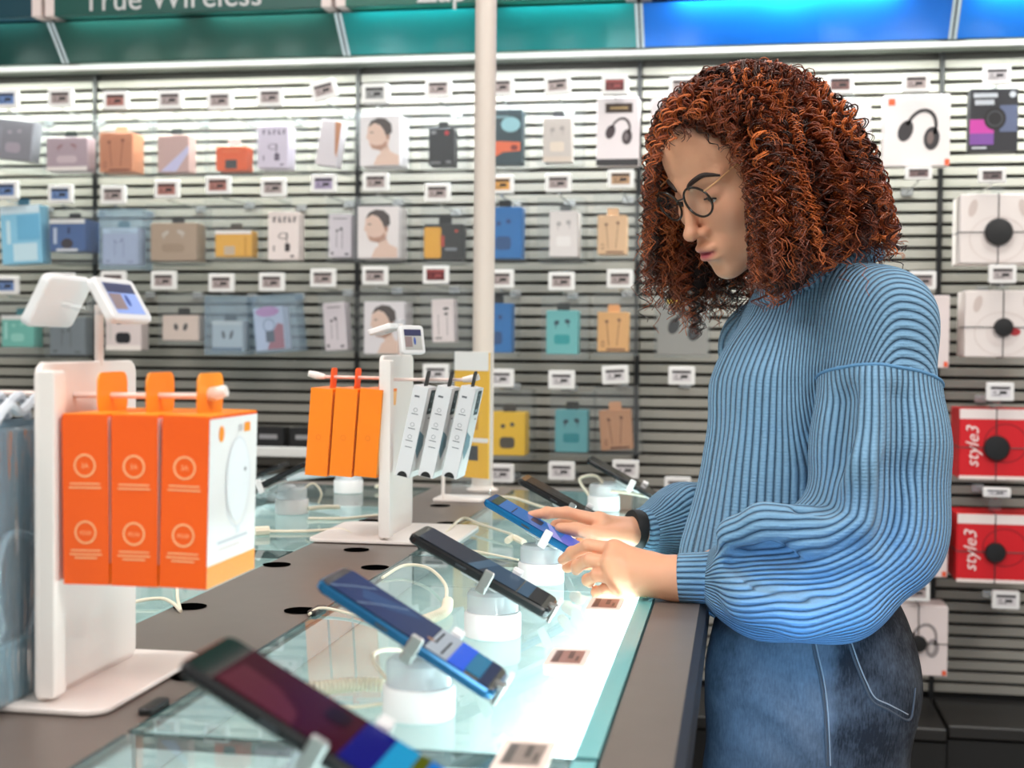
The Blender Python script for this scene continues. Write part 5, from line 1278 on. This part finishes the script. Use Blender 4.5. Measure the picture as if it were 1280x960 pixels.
parts.append(band([c0*(1-t)+c1*t for t in (0, .15, .35, .55, .75, .92, .97, 1.0, .99, .9)], [.030, .033, .0325, .031, .0305, .030, .0298, .0285, .0265, .026], 64, 13))
c0, c1 = D_(846, 656, 1.918), D_(800, 663, 1.888)
parts.append(band([c0*(1-t)+c1*t for t in (0, .2, .5, .8, .94, 1.0, .98, .9)], [.0325, .0335, .0325, .0315, .031, .0295, .028, .0265], 64, 13))
# collar ring round the neck base, high at the nape
cc = D_(1022, 343, 1.795)
a1 = D_(952, 372, 1.775)-cc; a2 = D_(1092, 316, 1.815)-cc
ax1 = (a1-a2)/2; cen = cc+(a1+a2)/2; ax2 = cw*.070-cu*.01
ring_pts = [cen+ax1*math.cos(t)+ax2*math.sin(t)+np.array((0, 0, .006))*abs(math.sin(t)) for t in np.linspace(0, 2*PI, 97)[:-1]]
parts.append(band(ring_pts, [.0125]*96, 16, 36, True, (0, 0, 1), .62))
oV = 0; PP = []; FF = []; RB = []
for p_, f_, r_ in parts:
    PP.append(p_); FF.append(np.asarray(f_)+oV); RB.append(r_); oV += len(p_)
PP = np.concatenate(PP); FF = np.concatenate(FF); RB = np.concatenate(RB)
knit = bpy.data.materials.new('jumper_knit'); knit.use_nodes = True; nt = knit.node_tree; L_ = nt.links.new
b_ = nt.nodes['Principled BSDF']; b_.inputs['Roughness'].default_value = .85; b_.inputs['Specular IOR Level'].default_value = .15
b_.inputs['Sheen Weight'].default_value = .15; b_.inputs['Sheen Roughness'].default_value = .5
at_ = nt.nodes.new('ShaderNodeAttribute'); at_.attribute_name = 'rib'
def mnode(op, a, b=None):
    n_ = nt.nodes.new('ShaderNodeMath'); n_.operation = op
    for i, v in enumerate((a, b)):
        if v is None: continue
        if isinstance(v, (int, float)): n_.inputs[i].default_value = v
        else: L_(v, n_.inputs[i])
    return n_.outputs[0]
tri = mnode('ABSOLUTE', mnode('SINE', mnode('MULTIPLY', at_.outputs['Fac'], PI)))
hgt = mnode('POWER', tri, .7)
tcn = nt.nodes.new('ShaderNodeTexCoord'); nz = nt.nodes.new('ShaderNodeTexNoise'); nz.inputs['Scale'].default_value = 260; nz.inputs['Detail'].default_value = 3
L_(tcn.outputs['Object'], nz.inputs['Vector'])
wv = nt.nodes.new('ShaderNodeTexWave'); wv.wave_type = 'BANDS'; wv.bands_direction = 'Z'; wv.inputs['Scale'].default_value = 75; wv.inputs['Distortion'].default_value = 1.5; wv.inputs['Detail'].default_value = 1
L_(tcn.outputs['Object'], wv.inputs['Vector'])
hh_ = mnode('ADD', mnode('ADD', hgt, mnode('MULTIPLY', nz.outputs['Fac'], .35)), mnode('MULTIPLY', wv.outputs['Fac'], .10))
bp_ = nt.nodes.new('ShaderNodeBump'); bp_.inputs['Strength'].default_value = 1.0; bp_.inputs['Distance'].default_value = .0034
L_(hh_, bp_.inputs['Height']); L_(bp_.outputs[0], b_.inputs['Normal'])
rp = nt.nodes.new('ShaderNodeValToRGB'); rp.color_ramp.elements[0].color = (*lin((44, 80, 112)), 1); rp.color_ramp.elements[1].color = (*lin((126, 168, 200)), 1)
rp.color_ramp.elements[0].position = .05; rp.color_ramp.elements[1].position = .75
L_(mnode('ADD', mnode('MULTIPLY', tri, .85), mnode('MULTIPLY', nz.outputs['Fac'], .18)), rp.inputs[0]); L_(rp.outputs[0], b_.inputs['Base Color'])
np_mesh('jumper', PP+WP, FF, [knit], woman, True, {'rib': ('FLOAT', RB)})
# shoulder seam where the sleeve is sewn on
near_ = np.abs(sd) < hs*.9; pr = Pn[near_]; o1 = np.cross(cutn, cw); o1 /= np.linalg.norm(o1); o2 = np.cross(cutn, o1); c_ = pr.mean(0)
an_ = np.arctan2((pr-c_)@o2, (pr-c_)@o1); bins = ((an_+PI)/(2*PI)*40).astype(int) % 40
sp_ = [wl(pr[bins == i].mean(0)) for i in range(40) if (bins == i).any()]
MB().tube(sp_+sp_[:2], .0022, 8, False).build('shoulder_seam', mat('jumper_seam', (96, 146, 188), .9), woman, True)
# dark roll-neck under the jumper, wristband
MB().tube([wl(neck1*.55+neck0*.45), wl(neck1*.9+neck0*.1), wl(neck1)], [.0555, .058, .062], 28).build('undershirt_collar', mat('undershirt_black', (22, 24, 30), .8, bump=.4, nscale=300), woman, True)
wb = [wrR*(1-t)+D_(780, 661, 1.876)*t for t in (.0, .25, .5, .62)]
MB().tube([wl(p) for p in wb], [.0285, .0285, .0280, .0270], 28).build('wristband', mat('wristband_black', (14, 14, 16), .6), woman, True)

# ------------------------------------------------------------------ jeans
J = Vol(np.arange(-.12, .32, .0045), np.arange(1.52, 2.06, .0045), np.concatenate([np.arange(.04, .66, .012), np.arange(.66, 1.02, .0045)]))
J.ell(D_(1008, 775, 1.80), (.118, .145, .09), np.array([cu, cw, cv]), .04)
J.ell(D_(1012, 850, 1.742), (.134, .098, .14), np.array([cu, cw, cv]), .04)
J.ell(D_(1010, 850, 1.865), (.128, .098, .14), np.array([cu, cw, cv]), .04)
J.ell(D_(1068, 862, 1.755), (.074, .078, .082), None, .04); J.ell(D_(1062, 860, 1.86), (.074, .074, .08), None, .04)
for h_, k_, a_, w_ in ((D_(1008, 905, 1.742), knL, anL, .134), (D_(1006, 905, 1.868), knR, anR, .124)):
    J.ell(h_+np.array((0, 0, -.10)), (w_, .092, .24), np.array([cu, cw, cv]), .03)
    J.chain([h_+np.array((0, 0, -.16)), k_, a_+np.array((0, 0, .02))], [.095, .078, .060], .05)
Pj, Fj = J.mesh(); Pj = relax(Pj, Fj, 2, .5)
zz = Pj[:, 2]; uu = (Pj-D_(905, 850, 1.66))@cu                    # soft creases running out from the hip
cr = np.exp(-(uu/.10)**2)*(np.sin((zz-.02*np.sin(uu*38)+uu*.45)*95)*.0030*np.exp(-((zz-.80)/.10)**2))+noise3(Pj, 42, 3)*.0022
Pj = Pj-cw*cr[:, None]
den = bpy.data.materials.new('denim'); den.use_nodes = True; nt = den.node_tree; L_ = nt.links.new; b_ = nt.nodes['Principled BSDF']
b_.inputs['Roughness'].default_value = .85; b_.inputs['Specular IOR Level'].default_value = .2
tcn = nt.nodes.new('ShaderNodeTexCoord'); n1 = nt.nodes.new('ShaderNodeTexNoise'); n1.inputs['Scale'].default_value = 14; n1.inputs['Detail'].default_value = 6; n1.inputs['Roughness'].default_value = .65
n2 = nt.nodes.new('ShaderNodeTexNoise'); n2.inputs['Scale'].default_value = 420; n2.inputs['Detail'].default_value = 2
mp = nt.nodes.new('ShaderNodeMapping'); mp.inputs['Scale'].default_value = (1, 1, .25)
L_(tcn.outputs['Object'], n1.inputs['Vector']); L_(tcn.outputs['Object'], mp.inputs[0]); L_(mp.outputs[0], n2.inputs['Vector'])
at_ = nt.nodes.new('ShaderNodeAttribute'); at_.attribute_name = 'wash_glow'
v_ = mnode('ADD', mnode('ADD', mnode('MULTIPLY', n1.outputs['Fac'], .75), mnode('MULTIPLY', n2.outputs['Fac'], .28)), mnode('SUBTRACT', at_.outputs['Fac'], .36))
rp = nt.nodes.new('ShaderNodeValToRGB'); rp.color_ramp.elements[0].color = (*lin((34, 33, 35)), 1); rp.color_ramp.elements[1].color = (*lin((136, 140, 144)), 1)
rp.color_ramp.elements[0].position = .12; rp.color_ramp.elements[1].position = 1.0
L_(v_, rp.inputs[0]); L_(rp.outputs[0], b_.inputs['Base Color'])
bp_ = nt.nodes.new('ShaderNodeBump'); bp_.inputs['Strength'].default_value = .35; bp_.inputs['Distance'].default_value = .001; L_(n2.outputs['Fac'], bp_.inputs['Height']); L_(bp_.outputs[0], b_.inputs['Normal'])
fu = (Pj-D_(1022, 860, 1.75))@cu                                # paler thigh front: washed denim plus glow painted into its colour
wash_glow = .30*np.clip((-fu+.004)/.012, 0, 1)*np.exp(-((fu+.07)/.11)**2)+.03
jeans = np_mesh('jeans', Pj+WP, Fj, [den], woman, True, {'wash_glow': ('FLOAT', wash_glow)})
def on_jeans(px_, py_, out=.0004):
    d_ = np.array(ray(px_, py_)); p = J.march(np.array(CAM), d_, 1.5, 1.95, 400)
    return None if p is None else wl(p-d_/np.linalg.norm(d_)*out)
def seam(pts, r, m, name, n=6):
    q = [on_jeans(*p) for p in pts]; q = [p for p in q if p is not None]
    if len(q) > 1: MB().tube(spline(q, n), r, 6).build(name, m, jeans, True)
seam_m = mat('denim_seam', (72, 70, 70), .85); stitch = mat('denim_stitch', (150, 146, 140), .8)
seam([(1014, 792), (1018, 815), (1026, 850), (1031, 890), (1033, 930), (1034, 957)], .0022, seam_m, 'side_seam')
seam([(1018, 794), (1022, 815), (1030, 850), (1035, 890), (1037, 930), (1038, 957)], .0008, stitch, 'seam_stitching')
seam([(1060, 800), (1068, 825), (1078, 850), (1090, 876), (1110, 887), (1136, 900), (1142, 880), (1144, 860)], .0016, seam_m, 'pocket_edge')
seam([(1064, 802), (1073, 828), (1083, 852), (1094, 872), (1112, 881), (1135, 893)], .0009, stitch, 'pocket_stitching')
for a_ in (anL, anR):                                           # plain dark shoes, out of the picture
    mb = MB(); mb.rbox(.25, .085, .022, .04, T(a_[0]-.05+WP[0], a_[1]+WP[1], .0115), 5, .004); mb.rbox(.24, .078, .05, .036, T(a_[0]-.05+WP[0], a_[1]+WP[1], .046), 5, .018)
    mb.build('shoe', mat('shoe_black', (24, 24, 26), .5), woman, True)
# ------------------------------------------------------------------ hair: dark underlayer and thousands of separate curls
hair_m = bpy.data.materials.new('hair_auburn'); hair_m.use_nodes = True; nt = hair_m.node_tree; b_ = nt.nodes['Principled BSDF']
at_ = nt.nodes.new('ShaderNodeAttribute'); at_.attribute_name = 'tint'; nt.links.new(at_.outputs['Color'], b_.inputs['Base Color'])
b_.inputs['Roughness'].default_value = .36; b_.inputs['Specular IOR Level'].default_value = .55
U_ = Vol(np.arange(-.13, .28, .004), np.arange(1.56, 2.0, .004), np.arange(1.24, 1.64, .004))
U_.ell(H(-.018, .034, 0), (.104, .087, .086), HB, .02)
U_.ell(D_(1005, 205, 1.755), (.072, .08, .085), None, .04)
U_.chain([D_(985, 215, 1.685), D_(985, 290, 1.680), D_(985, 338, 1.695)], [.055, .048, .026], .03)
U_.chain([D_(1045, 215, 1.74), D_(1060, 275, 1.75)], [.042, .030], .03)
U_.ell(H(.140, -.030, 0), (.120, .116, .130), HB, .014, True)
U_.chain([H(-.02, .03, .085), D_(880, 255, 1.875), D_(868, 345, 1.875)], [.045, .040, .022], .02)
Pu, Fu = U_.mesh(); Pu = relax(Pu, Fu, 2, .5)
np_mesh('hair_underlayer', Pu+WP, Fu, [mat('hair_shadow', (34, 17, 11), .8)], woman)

R5 = np.random.default_rng(21)
def inpoly(x, y, poly):
    r = np.zeros(x.shape, bool); n = len(poly)
    for i in range(n):
        x0, y0 = poly[i]; x1, y1 = poly[(i+1) % n]
        c = ((y0 > y) != (y1 > y)) & (x < (x1-x0)*(y-y0)/((y1-y0) or 1e-9)+x0); r ^= c
    return r
FWn, Rn, Un, Cn = np.array(_fw), np.array(_R), np.array(_U), np.array(CAM)
def to_px(P):
    v = P-Cn; z = v@FWn
    return 640+FPX*(v@Rn)/z, 480-FPX*(v@Un)/z, z
OUT = [(800, 225), (806, 170), (835, 120), (880, 86), (940, 72), (1000, 82), (1050, 110), (1086, 152), (1106, 200), (1118, 250), (1136, 300), (1133, 330), (1104, 328), (1076, 312), (1040, 338), (1004, 366), (962, 392), (925, 394), (902, 412), (872, 430), (848, 418), (832, 388), (802, 394), (797, 335), (803, 280)]
FACE = [(836, 190), (850, 179), (878, 176), (897, 186), (908, 206), (921, 238), (930, 262), (931, 300), (934, 338), (918, 347), (898, 342), (884, 328), (868, 312), (846, 300), (838, 275), (830, 240), (828, 205)]
def curls(N, K, kind):
    """base curves for N strands"""
    if kind == 'top':
        d = R5.normal(size=(N*6, 3)); d /= np.linalg.norm(d, axis=1)[:, None]
        root = d*np.array((.101, .090, .077))+np.array((-.014, .036, 0))
        f, h, r = root.T
        ok = (h > -.05) & ~((f > .035) & (h < .075)) & ~((f > .0) & (h < .01)) & (h > -.02-.6*np.clip(-f, 0, .1))
        root = root[ok][:N]; d = d[ok][:N]; n_ = len(root)
        rw = HO+root@HB; nw = d@HB
        far = root[:, 2] > .005
        hor = nw.copy(); hor[:, 2] = 0; hl = np.linalg.norm(hor, axis=1)+1e-6; hor /= hl[:, None]
        front = np.clip((root[:, 0]-.03)/.06, 0, 1)
        # strands at the brow are swept to the sides
        side = np.where(far, 1., -1.)[:, None]*HR
        hor = hor*(1-front[:, None]*.75)+side*front[:, None]*.75
        vol = R5.uniform(.025, .095, n_)*(1-.62*np.clip(nw[:, 2], 0, 1))
        drop = R5.uniform(.05, .21, n_)+np.where(far, .05, .0)
        spread = R5.uniform(.0, .055, n_)
        up = np.array((0, 0, 1.))
        p1 = rw+nw*vol[:, None]*.55+up*(.012*R5.uniform(0, 1, n_))[:, None]
        p2 = rw+hor*(vol*1.05)[:, None]+up*(.012-.25*drop)[:, None]
        p3 = rw+hor*(vol*.85+spread)[:, None]-up*drop[:, None]+R5.normal(size=(n_, 3))*.012
        return rw, p1, p2, p3
    if kind == 'crown':
        f = R5.uniform(-.075, .050, N); r = R5.uniform(-.050, .050, N)
        h = .036+.088*np.sqrt(np.clip(1-((f+.012)/.100)**2-(r/.076)**2, .02, 1))
        nn = np.stack([f/.100**2, (h-.036)/.088**2, r/.076**2], 1); nn /= np.linalg.norm(nn, axis=1)[:, None]
        rw = HO+np.stack([f, h, r], 1)@HB; nw = nn@HB; sd_ = np.where(r > -.010, 1., -1.)[:, None]*HR; k = R5.uniform(.6, 1.2, N)[:, None]; dn = np.array((0, 0, -1.))
        return rw, rw+nw*.022*k+sd_*.010, rw+nw*.026*k+sd_*.050*k+dn*.004-HF*.01, rw+nw*.012*k+sd_*.080*k+dn*.045*k-HF*.02
    if kind == 'brow':
        r = R5.uniform(-.064, .064, N); q = np.abs(r)/.064
        rt = np.stack([.074-.036*q**2+R5.uniform(-.045, .003, N), .090-.052*q**2+R5.uniform(-.004, .022, N), r*1.02], 1)
        rw = HO+rt@HB; sd_ = np.where(r > -.012, 1., -1.)[:, None]*HR; k = R5.uniform(.5, 1.2, N)[:, None]
        p1 = rw+HU*.016*k+HF*.010*k+sd_*.006
        p2 = rw+HU*.012*k+HF*.004+sd_*.034*k
        p3 = rw+sd_*.055*k-HF*(.030*k)+np.array((0, 0, -1.))*R5.uniform(0, .05, (N, 1))
        return rw, p1, p2, p3
    # hanging curls in front of the far cheek, at the near jaw and the nape
    boxes = {'far': ((808, 935), (150, 235), (1.82, 1.93), (.10, .22)), 'near': ((938, 1075), (150, 260), (1.635, 1.72), (.06, .15)), 'jaw': ((936, 958), (215, 270), (1.655, 1.69), (.07, .12)), 'nape': ((1030, 1110), (190, 270), (1.68, 1.82), (.04, .12))}[kind]
    x = R5.uniform(*boxes[0], N); y = R5.uniform(*boxes[1], N); dd = R5.uniform(*boxes[2], N); drop = R5.uniform(*boxes[3], N)
    rw = Cn+(FWn+((x-640)/FPX)[:, None]*Rn-((y-480)/FPX)[:, None]*Un)*dd[:, None]
    j = lambda s: R5.normal(size=(N, 3))*s
    dn = np.array((0, 0, -1.))
    out = rw-HO; out[:, 2] = 0; out /= np.linalg.norm(out, axis=1)[:, None]
    return rw, rw+dn*(drop*.3)[:, None]+out*.014+j(.006), rw+dn*(drop*.65)[:, None]+out*.018+j(.008), rw+dn*drop[:, None]+out*.012+j(.014)
CL = 4
def strands(N, K, kind, amp, pitch, rad):
    a, b, c, d = curls(N//CL+1, K, kind)
    a, b, c, d = [np.repeat(v, CL, 0) for v in (a, b, c, d)]; N = len(a)
    off_ = R5.normal(size=(N, 3))*.0016; a = a+off_; b = b+off_; c = c+off_*1.2; d = d+off_*1.6
    t = np.linspace(0, 1, K)[None, :, None]
    B = a[:, None]*(1-t)**3+3*b[:, None]*t*(1-t)**2+3*c[:, None]*t*t*(1-t)+d[:, None]*t**3
    tg = np.gradient(B, axis=1); L = np.linalg.norm(tg, axis=2); arc = np.cumsum(L, axis=1); tg /= L[..., None]+1e-9
    rv = np.repeat(R5.normal(size=(N//CL, 1, 3)), CL, 0); rv[..., 2] *= .2
    u = np.cross(tg, rv); u /= np.linalg.norm(u, axis=2)[..., None]+1e-9; v = np.cross(tg, u)
    cl = lambda lo, hi, jit: np.repeat(R5.uniform(lo, hi, (N//CL, 1)), CL, 0)*(1+R5.normal(size=(N, 1))*jit)
    A = cl(*amp, .10); pt = cl(*pitch, .012); ph = np.repeat(R5.uniform(0, 6.28, (N//CL, 1)), CL, 0)+R5.normal(size=(N, 1))*.28
    sg = np.repeat(np.where(R5.uniform(size=(N//CL, 1)) < .5, -1, 1), CL, 0)
    al = np.clip(arc/.035, 0, 1)*A*(1-.25*np.clip((arc-arc[:, -1:]*.8)/(arc[:, -1:]*.2), 0, 1))
    w = ph+arc/pt*2*PI
    C_ = B+(u*np.cos(w)[..., None]+v*(sg*np.sin(w))[..., None])*al[..., None]
    x, y, z = to_px(C_)
    inside = inpoly(x, y, OUT); loose = (R5.uniform(size=N) < .05)
    okk = (inside.mean(1) > .985) | (loose & (inside.mean(1) > .86))
    face = inpoly(x, y, FACE) & (z < 1.80)
    okk &= ~(face.mean(1) > .0)
    # nothing may run through the head itself
    q = (C_-HO)@HB.T
    inh = ((q[..., 0]+.012)/.094)**2+((q[..., 1]-.033)/.084)**2+(q[..., 2]/.070)**2 < .9
    okk &= inh[:, 4:].mean(1) < .2
    cid = np.repeat(R5.normal(.40, .30, N//CL), CL)+R5.normal(size=N)*.07
    return C_[okk], rad, cid[okk]
sets = [strands(6400, 60, 'top', (.0042, .0092), (.015, .027), .00125), strands(2200, 60, 'far', (.0055, .0105), (.018, .028), .0013), strands(3200, 56, 'near', (.0045, .0095), (.015, .026), .00125),
        strands(200, 56, 'jaw', (.005, .008), (.016, .024), .0012), strands(1000, 52, 'nape', (.0045, .009), (.015, .025), .0012), strands(4400, 48, 'brow', (.003, .0065), (.012, .020), .0011), strands(2400, 48, 'crown', (.0035, .007), (.014, .022), .00115)]
PV = []; FV = []; CV = []; off = 0; cnts = []
LIM = [3000, 760, 1300, 60, 420, 1500, 900]
for (C_, rad, cid), lim in zip(sets, LIM):
    C_ = C_[:lim]; cid = cid[:lim]; n_, K = C_.shape[:2]; cnts.append(n_)
    tg = np.gradient(C_, axis=1); tg /= np.linalg.norm(tg, axis=2)[..., None]+1e-9
    u = np.cross(tg, np.array((.31, .22, .93))); u /= np.linalg.norm(u, axis=2)[..., None]+1e-9; v = np.cross(tg, u)
    tt = np.linspace(0, 1, K)
    rr = rad*R5.uniform(.75, 1.35, (n_, 1))*(1-.65*tt**3)[None, :]
    ring_ = [C_+(u*math.cos(q)+v*math.sin(q))*rr[..., None] for q in (0, 2*PI/3, 4*PI/3)]
    X = np.stack(ring_, 2).reshape(-1, 3)
    i = np.arange(n_)[:, None, None]; k = np.arange(K-1)[None, :, None]; j = np.arange(3)[None, None, :]
    b0 = off+(i*K+k)*3
    q4 = np.stack([b0+j, b0+(j+1) % 3, b0+3+(j+1) % 3, b0+3+j], -1).reshape(-1, 4)
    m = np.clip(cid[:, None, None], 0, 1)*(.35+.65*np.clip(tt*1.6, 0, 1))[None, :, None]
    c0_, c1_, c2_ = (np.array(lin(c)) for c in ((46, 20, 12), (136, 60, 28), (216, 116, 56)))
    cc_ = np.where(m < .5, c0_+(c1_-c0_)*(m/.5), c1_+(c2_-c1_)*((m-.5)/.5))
    CV.append(np.repeat(cc_[:, :, None, :], 3, 2).reshape(-1, 3)); PV.append(X); FV.append(q4); off += len(X)
print('curls', cnts)
PV = np.concatenate(PV); FV = np.concatenate(FV); CV = np.concatenate(CV)
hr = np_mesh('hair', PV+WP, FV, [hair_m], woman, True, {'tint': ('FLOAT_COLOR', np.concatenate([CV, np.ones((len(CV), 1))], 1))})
hr['kind'] = 'stuff'
